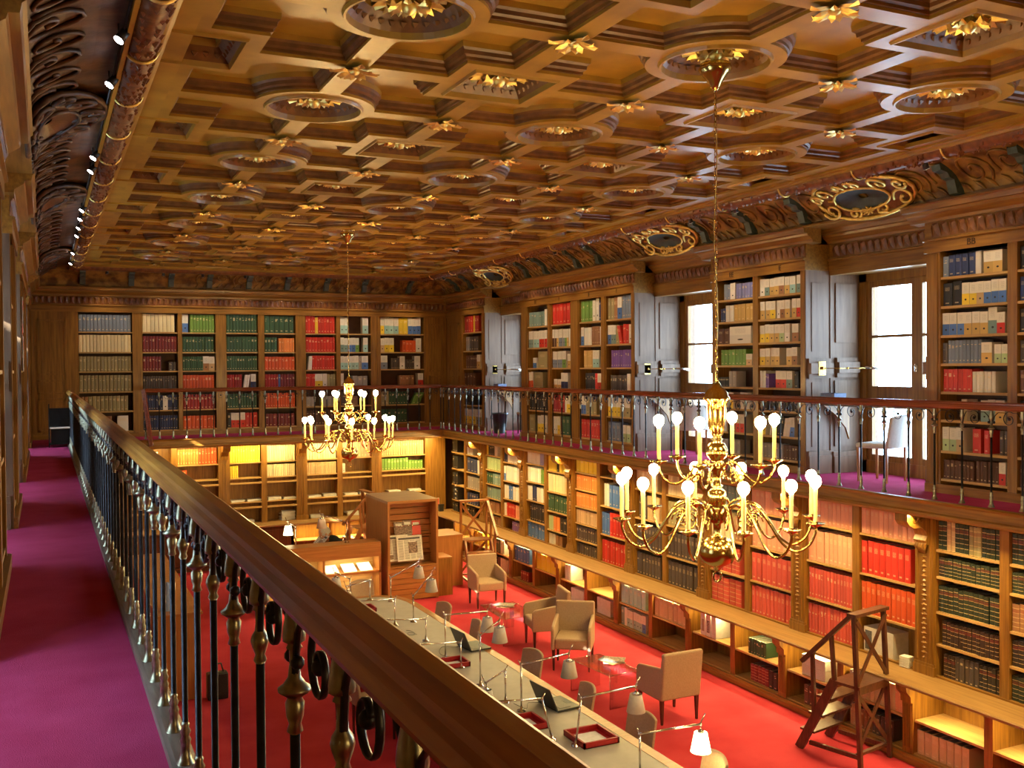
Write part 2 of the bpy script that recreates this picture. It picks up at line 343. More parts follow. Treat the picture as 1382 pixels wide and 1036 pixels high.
# ---------------------------------------------------------------- cornice and carved band over the upper bookcases
CORN = [(0, 3.00), (-.04, 3.00), (-.045, 3.03), (-.12, 3.08), (-.13, 3.11), (-.18, 3.115), (-.19, 3.165), (-.21, 3.18), (.1, 3.18), (.1, 2.99)]
HEAD = [(.0, 2.66), (-.02, 2.66), (-.02, 2.78), (-.045, 2.79), (-.045, 2.81), (.0, 2.82), (0, 3.0), (.1, 3.0), (.1, 2.66)]
HEADW = [(x if x < .1 else .48, z) for x, z in HEAD]
def leaves(mb, n, P, U, N, w_, h):   # a row of carved leaves: P start, U along, N outwards
    P, U, N = map(Vector, (P, U, N)); Z = Vector((0, 0, 1))
    for i in range(n):
        o = P+U*(w_*(i+.5))
        for a, hh, e in ((.36, h, .035), ):
            l, r = o-U*w_*a, o+U*w_*a
            V = [l, r, l+Z*hh*.7+N*.012, r+Z*hh*.7+N*.012, o+Z*hh*.35+N*.022, o+Z*hh*.9+N*e, l+Z*hh*.9+N*e*.8, r+Z*hh*.9+N*e*.8, o+Z*hh*.72+N*(e+.01)]
            mb.faces(V, [(0, 4, 2), (0, 1, 4), (1, 3, 4), (2, 4, 8), (4, 3, 8), (2, 8, 6), (3, 7, 8), (6, 8, 5), (8, 7, 5)])
        d = o+U*w_*.5; mb.faces([d-U*w_*.1, d+U*w_*.1, d+Z*h*.95+N*.004, d+Z*h*.6+N*.02], [(0, 1, 3), (0, 3, 2), (1, 2, 3)])
def cornice(s):
    cb = MB(); hb = MB(); lv = MB()
    secs = []; y = YB
    for a, b in WIN: secs += [(y, a, 0), (a, b, .40)]; y = b
    secs.append((y, 22.9, 0))
    for a, b, off in secs:
        e = .0 if off else .0
        P = lambda pr: [(mx(s, XR+off+x), G+z) for x, z in pr]
        cb.sweep(P([(x, z) if x > 0 else (x, z) for x, z in CORN]), a-(0 if off else .17 if a > YB else 0), b+(0 if off else .17 if b < 22 else 0), 'y')
        hb.sweep(P(HEAD if off else HEADW), a, b, 'y')
        if a > 4: leaves(lv, int((b-a)/.115), (mx(s, XR+off), a, G+2.83), (0, 1, 0), (-s, 0, 0), .115, .165)
    c = struct(cb.build('trim_%d' % (31 if s > 0 else 32), 'oak_y'))
    hb.build('header', 'oak_y', c); lv.build('carved_leaves', 'carve', c, kind='stuff')
    return c
for s in (1, -1):
    cornice(s); sf = MB(); sb(sf, s, 8.76, 9.95, YB, 22.9, G+3.175, G+3.20); struct(sf.build('trim_%d' % (34 if s > 0 else 35), 'oak_y'))
cb = MB().sweep([(YE+x, G+z) for x, z in CORN], -.26, 8.95, 'x'); c = struct(cb.build('trim_33', 'oak_x'))
MB().sweep([(YE+x, G+z) for x, z in HEAD], -.26, 8.95, 'x').build('header', 'oak_x', c)
lv = MB(); leaves(lv, 79, (-.2, YE, G+2.83), (1, 0, 0), (0, -1, 0), .115, .165); lv.build('carved_leaves', 'carve', c, kind='stuff')
# ---------------------------------------------------------------- painted cove with relief
ZC = 6.44
def cove(side, u, t, lift=0):     # u along the wall, t 0 (ceiling) .. 1 (cornice)
    th = t*pi/2; a, h = .68, .40; px, pz = a*sin(th), h*cos(th)
    nx, nz = -sin(th)*h, -cos(th)*a; L = math.hypot(nx, nz); px += nx/L*lift; pz += nz/L*lift
    if side == 'r': return Vector((8.15+px, u, 6.02+pz))
    if side == 'l': return Vector((8.69-(8.15+px), u, 6.02+pz))
    return Vector((u, 21.80+px, 6.02+pz))
def spiral(side, u, t, r, turns, dirn, rad, mb, mi=0, a0=0, lift=.012):
    pts = []
    n = int(14*turns)
    for i in range(n+1):
        q = i/n; th = a0+dirn*2*pi*turns*q; rr = r*(1-q*.85)
        pts.append(cove(side, u+rr*cos(th), min(max(t+rr*sin(th)/.62, .02), .98), lift))
    mb.tube(pts, rad, 5, mi)
def frieze(side, u0, u1, name):
    b = MB(); N = 10
    for i in range(N):
        p = [cove(side, u0, i/N), cove(side, u1, i/N), cove(side, u1, (i+1)/N), cove(side, u0, (i+1)/N)]; b.poly(p)
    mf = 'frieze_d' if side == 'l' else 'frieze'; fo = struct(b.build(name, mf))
    rl = MB(); rnd = random.Random(3); u = u0+.3
    while u < u1-.3:       # running scrolls
        if u > 3:
            spiral(side, u, .55, .20, 1.6, 1, .016, rl, a0=2.4); spiral(side, u+.38, .50, .17, 1.5, -1, .014, rl, a0=.6)
            for k in range(5):
                q = u-.18+.15*k; rl.tube([cove(side, q, .9, .01), cove(side, q+.05, .78, .03), cove(side, q+.12, .72, .01)], [.006, .02, .006], 5)
        u += .79
    rl.build('scroll_relief', mf, fo, kind='stuff')
    return fo
fr_r = frieze('r', YB, 22.6, 'wall_right_frieze'); fr_l = frieze('l', YB, 22.6, 'wall_left_frieze'); fr_e = frieze('e', -.26, 8.95, 'wall_end_frieze')
def bracket_mesh(side, u):
    b = MB(); w_ = .055
    prev = None
    for i, (t, l) in enumerate(((.30, .02), (.34, .07), (.45, .05), (.52, .075), (.60, .05), (.85, .10), (.92, .02))):
        cur = [cove(side, u-w_, t, 0), cove(side, u+w_, t, 0), cove(side, u+w_, t, l), cove(side, u-w_, t, l)]
        if prev:
            k = [prev[0], prev[1], prev[2], prev[3]]+cur
            b.faces(k, [(0, 1, 5, 4), (1, 2, 6, 5), (2, 3, 7, 6), (3, 0, 4, 7)])
        prev = cur
    return b
us = [6.55, 7.45, 9.75, 10.79, 11.8, 14.88, 15.65, 16.9, 17.7, 20.6, 21.4]
for u in us: bracket_mesh('r', u).build('scroll_bracket', 'green', fr_r)
for u in (.75, 1.7, 2.5, 3.3, 4.15, 5.0, 5.9, 6.8, 7.9): bracket_mesh('e', u).build('scroll_bracket', 'green', fr_e)
for a, b_ in WIN[1:]:
    for side, fo in (('r', fr_r), ('l', fr_l)):
        u = (a+b_)/2-.35; cb = MB()
        cb.tube([cove(side, u+.72*cos(q*pi/12), .55+.5*sin(q*pi/12), .05) for q in range(25)], .025, 6, 0)
        for i in range(24):   # shield body
            q0, q1 = 2*pi*i/24, 2*pi*(i+1)/24
            f = lambda q, k, l: cove(side, u+k*.72*cos(q), .55+k*.5*sin(q), l)
            cb.poly([f(q0, 1, .03), f(q1, 1, .03), f(q1, .55, .09), f(q0, .55, .09)], 1)
            cb.poly([f(q0, .55, .09), f(q1, .55, .09), f(q1, .1, .05), f(q0, .1, .05)], 2)
            k = .50+.05*sin(5*q0)
        cb.tube([f(2*pi*i/24, .56, .10) for i in range(25)], .016, 6, 0)
        for sx in (-1, 1):
            for (uu, tt, r, a0) in ((.55, .72, .12, 0), (.42, .30, .10, 1), (.22, .88, .09, 2), (.62, .40, .07, 3), (.12, .20, .07, 0)):
                k0 = len(cb.v); spiral(side, u+sx*uu, tt, r*1.2, 1.3, sx, .020, cb, 0, a0, .085)
        for i in range(8): cb.tube([cove(side, u, .86, .08), cove(side, u+.10*cos(i*pi/4), .86+.14*sin(i*pi/4), .12)], [.025, .008], 5, 0)
        cb.build('cartouche', ['gilt', 'carve', 'bluepaint'] if side == 'r' else ['frieze_d', 'frieze_d', 'dark_z'], fo)  # left cartouche takes the shaded colours instead of gilt
# ---------------------------------------------------------------- coffered ceiling
CA, CB_, CX0, CY0 = 1.155, 1.185, 4.37, 5.78
RIB, CR, SQ, HR, HS = .085, .50, .46, .385, .33
def cellpoly(d):
    r = CR+d; i = RIB+d; a0 = math.asin(i/r); pts = []
    for k in range(11):
        a = a0+(pi/2-2*a0)*k/10; pts.append((r*cos(a), r*sin(a)))
    q = SQ+d
    return pts+[(i, CB_-i), (CA-q, CB_-i), (CA-q, CB_-q), (CA-i, CB_-q), (CA-i, i)]
def cell_mesh():
    b = MB(); outer = [(HR*cos(pi/2*k/8), HR*sin(pi/2*k/8)) for k in range(9)]+[(0, CB_), (CA-HS, CB_), (CA-HS, CB_-HS), (CA, CB_-HS), (CA, 0)]
    prof = [(0, 0), (0, .022), (.014, .025), (.014, .045), (.034, .058), (.038, .085), (.056, .10), (.060, .14)]
    loops = [[(x, y, z) for x, y in cellpoly(d)] for d, z in prof]
    A = [Vector((x, y, 0)) for x, y in outer]; H = [Vector(p) for p in loops[0]]
    for t in tessellate_polygon([A, H[::-1]]):
        al = A+H[::-1]; b.faces([al[i] for i in t], [(0, 1, 2)], 0)
    n = len(loops[0])
    for k in range(len(loops)-1):
        b.faces(loops[k]+loops[k+1], [(i, (i+1) % n, n+(i+1) % n, n+i) for i in range(n)], 0 if k in (0, 6) else 1)
    P = [Vector(p) for p in loops[-1]]
    for t in tessellate_polygon([P]): b.faces([P[i] for i in t], [(0, 1, 2)], 0)
    return b.mesh('coffer', ['ceil', 'ceil_dark'])
ceiling = link('ceiling', MB().box(.70, 8.04, YB, 21.9, ZC+.30, ZC+.40).mesh('ceiling', ['ceil_dark'])); struct(ceiling)
cellm = cell_mesh()
for k in range(-3, 3):
    for j in range(-9, 13):
        ck, cj = (k if k % 2 == 0 else k+1), (j if j % 2 == 0 else j+1)
        link('coffer', cellm, ceiling, (CX0+ck*CA, CY0+cj*CB_, ZC), scale=(1 if ck == k else -1, 1 if cj == j else -1, 1))
ed = MB()
for x0, x1 in ((.74, CX0-3*CA), (CX0+3*CA, 8.00)): ed.box(x0, x1, YB, 21.9, ZC, ZC+.04)
ed.box(CX0-3*CA, CX0+3*CA, CY0+13*CB_, 21.75, ZC, ZC+.04)
ed.build('border', 'ceil', ceiling)
def petals(b, n, r0, r1, z0, z1, drop, wd, mi, ph=0):
    for i in range(n):
        a = ph+2*pi*i/n; R = Matrix.Rotation(a, 3, 'Z')
        V = [R @ Vector(p) for p in ((r0, -wd*.3, z0), (r0, wd*.3, z0), ((r0+r1)/2, -wd, (z0+z1)/2-drop*.5), ((r0+r1)/2, wd, (z0+z1)/2-drop*.5), (r1*.92, -wd*.55, z1-drop), (r1*.92, wd*.55, z1-drop), (r1, 0, z1-drop*.3), ((r0+r1)/2, 0, (z0+z1)/2-drop))]
        b.faces(V, [(0, 1, 7), (0, 7, 2), (1, 3, 7), (2, 7, 4), (3, 5, 7), (4, 7, 6), (7, 5, 6)], mi)
def beads(b, pts, r, mi):
    for p in pts:
        x, y, z = p; b.faces([(x-r, y-r, z), (x+r, y-r, z), (x+r, y+r, z), (x-r, y+r, z), (x, y, z-r*1.3)], [(0, 1, 4), (1, 2, 4), (2, 3, 4), (3, 0, 4)], mi)
def rc():
    b = MB()
    def ring(r0, z0, r1, z1, mi, seg=32):
        for i in range(seg):
            a, c_ = 2*pi*i/seg, 2*pi*(i+1)/seg
            b.poly([(r0*cos(a), r0*sin(a), z0), (r0*cos(c_), r0*sin(c_), z0), (r1*cos(c_), r1*sin(c_), z1), (r1*cos(a), r1*sin(a), z1)], mi, smooth=True)
    ring(.41, 0, .40, -.022, 0); ring(.40, -.022, .385, -.022, 0); ring(.385, -.022, .375, .02, 0); ring(.375, .02, .29, .11, 1); ring(.29, .11, .275, .10, 0); ring(.275, .10, .265, .17, 0); ring(.265, .17, .002, .17, 2)
    beads(b, [(.335*cos(2*pi*i/28), .335*sin(2*pi*i/28), .065) for i in range(28)], .022, 1)
    return b.mesh('round_frame', ['ceil', 'ceil_dark', 'bluepaint'])
def sc():
    b = MB()
    def ring(r0, z0, r1, z1, mi):
        for i in range(4):
            R = Matrix.Rotation(i*pi/2, 3, 'Z'); b.poly([R @ Vector(p) for p in ((r0, -r0, z0), (r0, r0, z0), (r1, r1, z1), (r1, -r1, z1))], mi)
    ring(.35, 0, .34, -.018, 0); ring(.34, -.018, .33, -.018, 0); ring(.33, -.018, .32, .02, 0); ring(.32, .02, .24, .11, 1); ring(.24, .11, .225, .10, 0); ring(.225, .10, .215, .15, 0); ring(.215, .15, .001, .15, 1)
    beads(b, [p for i in range(7) for q in (-.24+.08*i,) for p in ((q, .285, .065), (q, -.285, .065), (.285, q, .065), (-.285, q, .065))], .022, 1)
    return b.mesh('square_frame', ['ceil', 'ceil_dark'])
def ros():
    b = MB(); petals(b, 10, .03, .25, .16, .14, .08, .06, 0); petals(b, 8, .02, .14, .11, .09, .06, .05, 0, pi/8); b.ball((0, 0, .05), .05, 0, 8, 5); return b.mesh('rosette', ['gilt'])
def bos():
    b = MB(); petals(b, 4, .02, .19, -.01, -.01, .025, .05, 0, 0); petals(b, 4, .02, .14, -.01, -.02, .03, .045, 0, pi/4); b.ball((0, 0, -.02), .04, 0, 8, 4, (1, 1, .7)); return b.mesh('gilt_boss', ['gilt'])
rcm, scm, rom, bom = rc(), sc(), ros(), bos()
for k in range(-3, 4):
    for j in range(-9, 14):
        p = (CX0+k*CA, CY0+j*CB_, ZC)
        if k % 2 == 0 and j % 2 == 0:
            f = link('round_frame', rcm, ceiling, p); link('rosette', rom, f)
        elif k % 2 and j % 2:
            f = link('square_frame', scm, ceiling, p)
            if abs(k) < 3: link('rosette', rom, f)
        elif abs(k) < 3 and j > -4: link('gilt_boss', bom, ceiling, p, rot=(0, 0, 0 if j % 2 == 0 else pi/2))
# edge mouldings and the garland roll
GAR = [(.10*cos(a*pi/8), -.10*sin(a*pi/8)) for a in range(9)]
for nm, side in (('r', 1), ('l', -1)):
    b = MB(); X = lambda x: mx(side, x)
    b.sweep([(X(7.96), ZC+.02), (X(7.93), ZC-.0), (X(7.93), ZC-.02), (X(7.96), ZC-.03), (X(7.965), ZC-.055), (X(7.99), ZC-.06), (X(7.99), ZC+.02)], YB, 22.2, 'y')
    b.sweep([(X(8.17), ZC-.02), (X(8.17), ZC-.10), (X(8.20), ZC-.10), (X(8.20), ZC-.02)], YB, 22.2, 'y')
    b.build('border', 'ceil', ceiling)
    g = MB(); y = YB; n = 10
    L = 26.9; V = []; 
    for t in (YB, 21.9): V += [(X(8.08+px), t, ZC-.03+pz) for px, pz in GAR]
    g.faces(V, [(i, i+1, i+10, i+9) for i in range(8)], 0, True)
    beads(g, [], .02, 0)
    rnd = random.Random(5)
    if True:
        for i in range(900):
            yy = 2+rnd.random()*20; a = rnd.uniform(.1, .9)*pi; r = .012+.008*rnd.random()
            cx, cz = X(8.08+.10*cos(a)), ZC-.03-.10*sin(a)
            g.faces([(cx-r, yy-r, cz), (cx+r, yy-r, cz), (cx+r, yy+r, cz), (cx-r, yy+r, cz), (cx, yy, cz-r*1.5)], [(0, 1, 4), (1, 2, 4), (2, 3, 4), (3, 0, 4)], 0)
    g.build('garland_roll', 'carve', ceiling)
    y = 2.2
    rb = MB()
    for px, pz in [0, 0], : pass
    rb.tube([(X(8.08+.108*cos(a*pi/10)), 0, ZC-.03-.108*sin(a*pi/10)) for a in range(11)], .012, 6)
    rbm = rb.mesh('gilt_ribbon', ['gilt'])
    for k in range(17): link('gilt_ribbon', rbm, ceiling, (0, CY0+1.185*(k-3), 0))
g = MB(); V = []
for t in (.5, 8.2): V += [(t, 21.84+px, ZC-.03+pz) for px, pz in GAR]
g.faces(V, [(i, i+1, i+10, i+9) for i in range(8)], 0, True); g.build('garland_roll', 'carve', ceiling)
MB().sweep([(21.72, ZC+.02), (21.70, ZC), (21.70, ZC-.03), (21.75, ZC-.06), (21.75, ZC+.02)], .5, 8.2, 'x').build('border', 'ceil', ceiling)
# fixed lamps of the hall are the chandeliers and small spots on a rod by the left cove
# ================================================================ books
PAL = dict(r=(.62, .035, .02), R=(.34, .015, .015), m=(.20, .022, .022), o=(.80, .25, .055), O=(.70, .10, .02), y=(.85, .62, .05), Y=(.62, .40, .12),
           g=(.16, .32, .06), G=(.035, .095, .045), l=(.42, .55, .28), t=(.20, .32, .29), a=(.35, .60, .58), b=(.08, .19, .50), B=(.025, .04, .12),
           s=(.20, .25, .34), p=(.20, .09, .38), v=(.26, .27, .55), w=(.80, .78, .72), c=(.78, .66, .40), i=(.34, .29, .14), n=(.33, .16, .07), N=(.10, .04, .02),
           e=(.36, .33, .29), E=(.085, .065, .055), k=(.02, .02, .022), P=(.80, .36, .22), q=(.66, .10, .07), f=(.62, .42, .22))
CNAME = dict(r='bright red', R='dark red', m='maroon', o='orange', O='orange-red', y='yellow', Y='ochre', g='green', G='dark green', l='pale green', t='grey-green',
             a='turquoise', b='blue', B='navy', s='slate blue', p='purple', v='lavender blue', w='white', c='cream', i='olive', n='brown', N='dark brown', e='grey',
             E='charcoal', k='black', P='salmon pink', q='coral red', f='tan')
ORD = 'first second third fourth fifth sixth seventh eighth ninth tenth eleventh twelfth thirteenth fourteenth fifteenth sixteenth seventeenth eighteenth nineteenth twentieth'.split()
BOOKS = []      # every volume of the room: dict(o, u, n, w, h, d, kind, col, where, tilt)
rb_ = random.Random(11)
def row(o, u, n, width, height, spec, where='', depth=.2):
    """fill one shelf; o = front left bottom corner, u along, n outwards; spec like '#Y3*34h90 -6 r8*60'"""
    o, u, n = map(Vector, (o, u, n)); pos = 0.0; k = 0
    for tok in spec.split():
        if tok[0] == '-': pos += width*float(tok[1:])/100; continue
        kind = 1.0
        if tok[0] == '#': kind = .5; tok = tok[1:]
        elif tok[0] == 'L': kind = .75; tok = tok[1:]
        c = tok[0]; rest = tok[1:]; hh = .84 if kind != .5 else .86; tl = 0
        if 'x' in rest: rest, q = rest.split('x'); tl = float(q)/100
        if 'h' in rest: rest, q = rest.split('h'); hh = float(q)/100
        cnt, pc = rest.split('*'); cnt = int(cnt); wd = width*float(pc)/100/cnt
        for j in range(cnt):
            if pos+wd > width+.002: break
            v = .85+.3*rb_.random(); pc_ = {'G': (.022, .036, .020), 'N': (.04, .022, .016), 'E': (.035, .03, .026)}.get(c, PAL[c]) if kind == .75 else PAL[c]; col = tuple(min(1, x*v) for x in pc_)
            h = height*hh*(1 if cnt > 3 and kind == 1.0 else 1-.05*rb_.random()) * (1-.02*rb_.random())
            k += 1
            BOOKS.append(dict(o=o+u*(pos+.0008)-n*(.012+.012*rb_.random()), u=u, n=n, w=wd*(.97 if kind == .5 else .94), h=h, d=depth*(.85+.1*rb_.random()), kind=kind, col=col, c=c, where=where, k=k, tilt=tl))
            pos += wd
def book_geo(mb, B, cover=True, pages=True, loc=None):
    o, u, n, w, h, d = B['o'].copy(), B['u'], B['n'], B['w'], B['h'], B['d']; z = Vector((0, 0, 1))
    if loc is not None: o = o-loc
    if B['tilt']:
        s_ = B['tilt']; z = (Vector((0, 0, 1))+u*s_).normalized()
    c = (*B['col'], B['kind']); flat = (*B['col'], 0)
    if B['kind'] == .5:
        if cover:
            mb.poly([o, o+u*w, o+u*w+z*h, o+z*h], 0, c, [(0, 0), (1, 0), (1, 1), (0, 1)])
            wc = (.62, .58, .50, 0)
            top = (.5, .48, .44, 0)
            mb.poly([o+u*w, o+u*w-n*d, o+u*w-n*d+z*h, o+u*w+z*h], 0, wc); mb.poly([o-n*d, o, o+z*h, o-n*d+z*h], 0, wc)
            mb.poly([o+z*h, o+u*w+z*h, o+u*w-n*d+z*h, o-n*d+z*h], 0, top)
        return
    e = min(.008, w*.25); a, b, f, g = o-n*e, o+u*w*.22, o+u*w*.78, o+u*w-n*e
    if cover:
        for p, q, u0, u1 in ((a, b, 0, .22), (b, f, .22, .78), (f, g, .78, 1)):
            mb.poly([p, q, q+z*h, p+z*h], 0, c, [(u0, 0), (u1, 0), (u1, 1), (u0, 1)], True)
        mb.poly([g, g-n*d, g-n*d+z*h, g+z*h], 0, flat); mb.poly([a-n*d, a, a+z*h, a-n*d+z*h], 0, flat)
    if pages:
        t = z*(h-.006); pc = (.55, .50, .38, 0)
        
        k = u*.002
        mb.poly([a+t+k-n*.002, g+t-k-n*.002, g-n*.022+t-k, a-n*.022+t+k], 0, pc)
        mb.poly([a-n*.022+t+k, g-n*.022+t-k, g-n*d+t-k, a-n*d+t+k], 0, (.09, .08, .07, 0))
        if B.get('solo'):
            mb.poly([a-n*d+k, g-n*d-k, g-n*d-k+t, a-n*d+k+t], 0, pc)
ZS8 = [.16, .47, .81, 1.12, 1.43, 1.74, 2.06, 2.38]; ZS6 = [.13, .56, .98, 1.41, 1.82, 2.25]
# ---------------------------------------------------------------- upper bookcases
def upper_case(axis, a0, a1, cols, zs, top, label, marks=(), s=1, panel=None):
    """axis 'y': on a long side (plane XR), columns run along y, far to near; axis 'x': on the end wall"""
    if axis == 'y': base = Vector((mx(s, XR), (a0+a1)/2, G))
    else: base = Vector(((a0+a1)/2, YE, G))
    t = thing('bookcase', label, 'bookcase', base)
    def bb(mb, p, q, d0, d1, z0, z1, mi=0):     # p..q along, d0..d1 depth (0 = front plane, positive into the wall)
        if axis == 'y':
            x0, x1 = mx(s, XR+d0)-base.x, mx(s, XR+d1)-base.x; return mb.box(min(x0, x1), max(x0, x1), p-base.y, q-base.y, z0, z1, mi)
        return mb.box(p-base.x, q-base.x, d0, d1, z0, z1, mi)
    H = 2.66
    bb(MB(), a0+.02, a1-.02, .26, .29, 0, H).build('back_panel', 'darkback', t)
    bb(MB(), a0, a1, -.03, .27, 0, .10).build('plinth', 'oak_'+axis, t)
    bb(MB(), a0, a1, 0, .27, top, H+.02).build('top_rail', 'oak_'+axis, t)
    edges = sorted(c for cc in cols for c in cc)
    st = [a0]+edges+[a1]
    for i in range(0, len(st), 2):
        if st[i+1]-st[i] < .005: continue
        b = MB(); p, q = st[i], st[i+1]
        bb(b, p, q, -.0, .27, .10, top); 
        if q-p > .12: bb(b, p+.03, q-.03, -.014, 0, .12, top-.02)
        b.build('stile', 'oak_z', t)
    for ci, (p, q) in enumerate(cols):
        for z in zs: bb(MB(), p, q, .008, .26, z-.028, z).build('shelf', 'pale_'+axis, t)
    if axis == 'y':   # end faces in the window bays
        for y, d in ((a0, -1), (a1, 1)):
            if 5 < y < 22 :
                b = MB()
                def eb(d0, d1, e0, e1, z0, z1):
                    x0, x1 = mx(s, XR+d0)-base.x, mx(s, XR+d1)-base.x; yy = sorted((y+d*e0, y+d*e1)); b.box(min(x0, x1), max(x0, x1), yy[0]-base.y, yy[1]-base.y, z0, z1)
                eb(.006, .415, -.04, .006, 0, H)
                for z0, z1, e in ((0, .24, .045), (.24, .30, .03), (1.25, 1.31, .04), (1.31, 1.45, .08), (1.45, 1.51, .04), (1.60, 2.5, .016), (.36, 1.2, .016)):
                    k = .03 if e > .02 else .10
                    eb(k, .44-k, .006, e, z0, z1)
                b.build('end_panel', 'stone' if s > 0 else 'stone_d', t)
    if panel:
        p, q = panel; b = MB()
        for z0, z1 in ((.16, .86), (.94, 1.24), (1.34, 2.5)):
            bb(b, p, q, -.010, 0, z0, z1)
            for x0_, x1_, y0_, y1_ in ((p, p+.035, z0, z1), (q-.035, q, z0, z1), (p, q, z0, z0+.035), (p, q, z1-.035, z1)): bb(b, x0_, x1_, -.032, -.010, y0_, y1_)
            bb(b, p+.07, q-.07, -.024, -.010, z0+.07, z1-.07)
        b.build('door_panel', 'oak_z', t)
    for (p, txt) in marks:
        cu = bpy.data.curves.new('shelf_mark', 'FONT'); cu.body = txt; cu.size = .10; cu.align_x = 'CENTER'; cu.extrude = .002; cu.materials.append(M['letters'])
        tmp = bpy.data.objects.new('tmp', cu); me = bpy.data.meshes.new_from_object(tmp); bpy.data.objects.remove(tmp); o = bpy.data.objects.new('shelf_mark', me); COL.objects.link(o); o.parent = t
        o.location = (-.025, p-base.y, 2.695) if axis == 'y' else (p-base.x, -.025, 2.695); o.rotation_euler = (pi/2, 0, -pi/2 if axis == 'y' else 0)
    return t
def fill_upper(axis, col, zs, top, specs, where):   # specs from the top shelf down
    zt = [z for z in zs[1:]]+[top]; n = len(zs)
    for i, sp in enumerate(specs):
        k = n-1-i; z0 = zs[k]; hgt = (zs[k+1]-.03 if k+1 < n else top)-z0
        wh = '%s shelf, %s' % (('top' if i == 0 else ORD[i]), where)
        if axis == 'y': row((XR+.012, col[1]-.006, G+z0), (0, -1, 0), (-1, 0, 0), col[1]-col[0]-.012, hgt, sp, wh, .19)
        else: row((col[0]+.006, YE+.012, G+z0), (1, 0, 0), (0, -1, 0), col[1]-col[0]-.012, hgt, sp, wh, .19)
upper_case('y', 5.42, 8.01, [(5.72, 6.87), (6.98, 7.82)], ZS8, 2.66, 'tall oak bookcase on the gallery nearest, past the window with the white chair', [(7.4, 'BB')])
fill_upper('y', (6.98, 7.82), ZS8, 2.66, ['s1*9 B4*42 w1*9h88 -3 #Y2*28', 'k2*30h92 #y2*23 #f1*11 #b3*33', '#b3*34 #Y3*36 #t1*13h98 #r1*12h80', 'E1*8 s9*52h90 #Y1*16h80 -3 #l2*20h74', 'r6*46h90 w6*34h80', '-30 #i1*9 -20 #t2*22 #Y1*14', '#l2*22 #f1*12 -12 r1*13 -4 r1*8 -16 E2*12', 'N8*48h76 -4 N6*34h82 #r1*10'], 'nearest gallery case')
fill_upper('y', (5.72, 6.87), ZS8, 2.66, ['k6*60', 'B8*60', 'k5*40', 'E9*70', 'N9*70', 'k4*30', 'N8*60', 'N9*70'], 'edge gallery case')
upper_case('y', 9.96, 11.94, [(10.05, 10.90), (11.01, 11.84)], ZS8, 2.66, 'two-column oak bookcase on the gallery between the two clear windows', [(11.45, 'EE'), (10.42, 'E')])
fill_upper('y', (11.01, 11.84), ZS8, 2.66, ['-16 s2*20h84 #w1*14 v6*48h78', '-6 B2*16h70 w2*22 Y5*54', 'N2*34h80 #w1*60', '-8 g7*70h82 #f1*16h60', 'k6*30h50 e2*20', '#y3*42 -18 w4*30', '#w2*25 n3*25 #r2*22', 'e6*60h70'], 'gallery case under chain')
fill_upper('y', (10.05, 10.90), ZS8, 2.66, ['#w1*12 #t1*12 #Y2*23 #n1*13 #Y1*12 #a1*13 -4 #t1*9', '#Y1*12 -3 #Y1*11 #y1*13 -3 #w1*8 #n1*11 #Y1*12 -5 #Y1*10 #r1*10', '#y2*24 #Y2*24 #l1*12 #w1*12 -5 #n1*15', '#y1*14 #Y3*34 -16 #Y1*13 #n1*13', 'w3*14h85 p2*8h70 -16 #r2*26 #t1*14 -4 k1*10', 'k9*90h60', '#y1*14 -8 w1*6x18 k4*26x18 w3*16x18 #b1*12', 'e6*55h70 N5*35h70'], 'gallery case right column')
upper_case('y', 14.07, 18.41, [(14.17, 14.99), (15.17, 15.95), (16.29, 17.07), (17.23, 18.12)], ZS6, 2.72, 'wide four-column oak bookcase on the gallery, between window and corner bin', [(17.7, 'EE'), (16.7, 'I'), (15.55, 'II'), (14.6, 'I')])
fill_upper('y', (17.23, 18.12), ZS6, 2.72, ['t6*80h62 w1*12h70', '#t2*24 #a2*30 #r3*38', '-22 #b1*18h55 -5 i1*48h88', '#O2*22h90 i1*48h88', 'k7*90', 'i1*30 -12 #y2*34 #w1*14'], 'wide gallery case, leftmost column')
fill_upper('y', (16.29, 17.07), ZS6, 2.72, ['r5*92h84', '#N2*22 #Y1*10 #s3*32 #g1*10 #Y1*10 w1*13', '#s4*50 #g1*20 -8 #Y1*16h70', '-6 #Y2*38h55 #B2*36h88', 'R6*60 w1*12 #y1*24', '#w2*24 #y1*14 n1*10 G2*40h92'], 'wide gallery case, second column')
fill_upper('y', (15.17, 15.95), ZS6, 2.72, ['g6*58h82 #w2*28 B1*9', '#b1*14 w2*38 n5*38 w1*8', '-12 Y5*44 #a2*30', '-20 k6*45 r1*12 #r1*18', '#b2*22 i3*50', 'r8*95'], 'wide gallery case, third column')
fill_upper('y', (14.17, 14.99), ZS6, 2.72, ['i2*26 n2*16 #b1*18 s5*38', '#b1*14 #t2*20 i1*14 r1*14x-30 r2*24 #w1*12', '-14 p9*84h80', '-10 E7*66h75 w1*14', '#y4*50 #i2*40', 's3*50 -6 #l2*34h75'], 'wide gallery case, right column')
upper_case('y', 20.28, 22.58, [(20.46, 21.55)], ZS6, 2.72, 'narrow single-column oak bookcase on the gallery in the far corner', (), panel=(21.75, 22.35))
fill_upper('y', (20.46, 21.55), ZS6, 2.72, ['R2*24 r2*24 y1*9 R2*24', '-8 e2*20 E4*50', '-8 N6*60h80 #Y1*18', 'N4*60', 'k3*50', '#y3*60 #i2*32'], 'far corner gallery case')
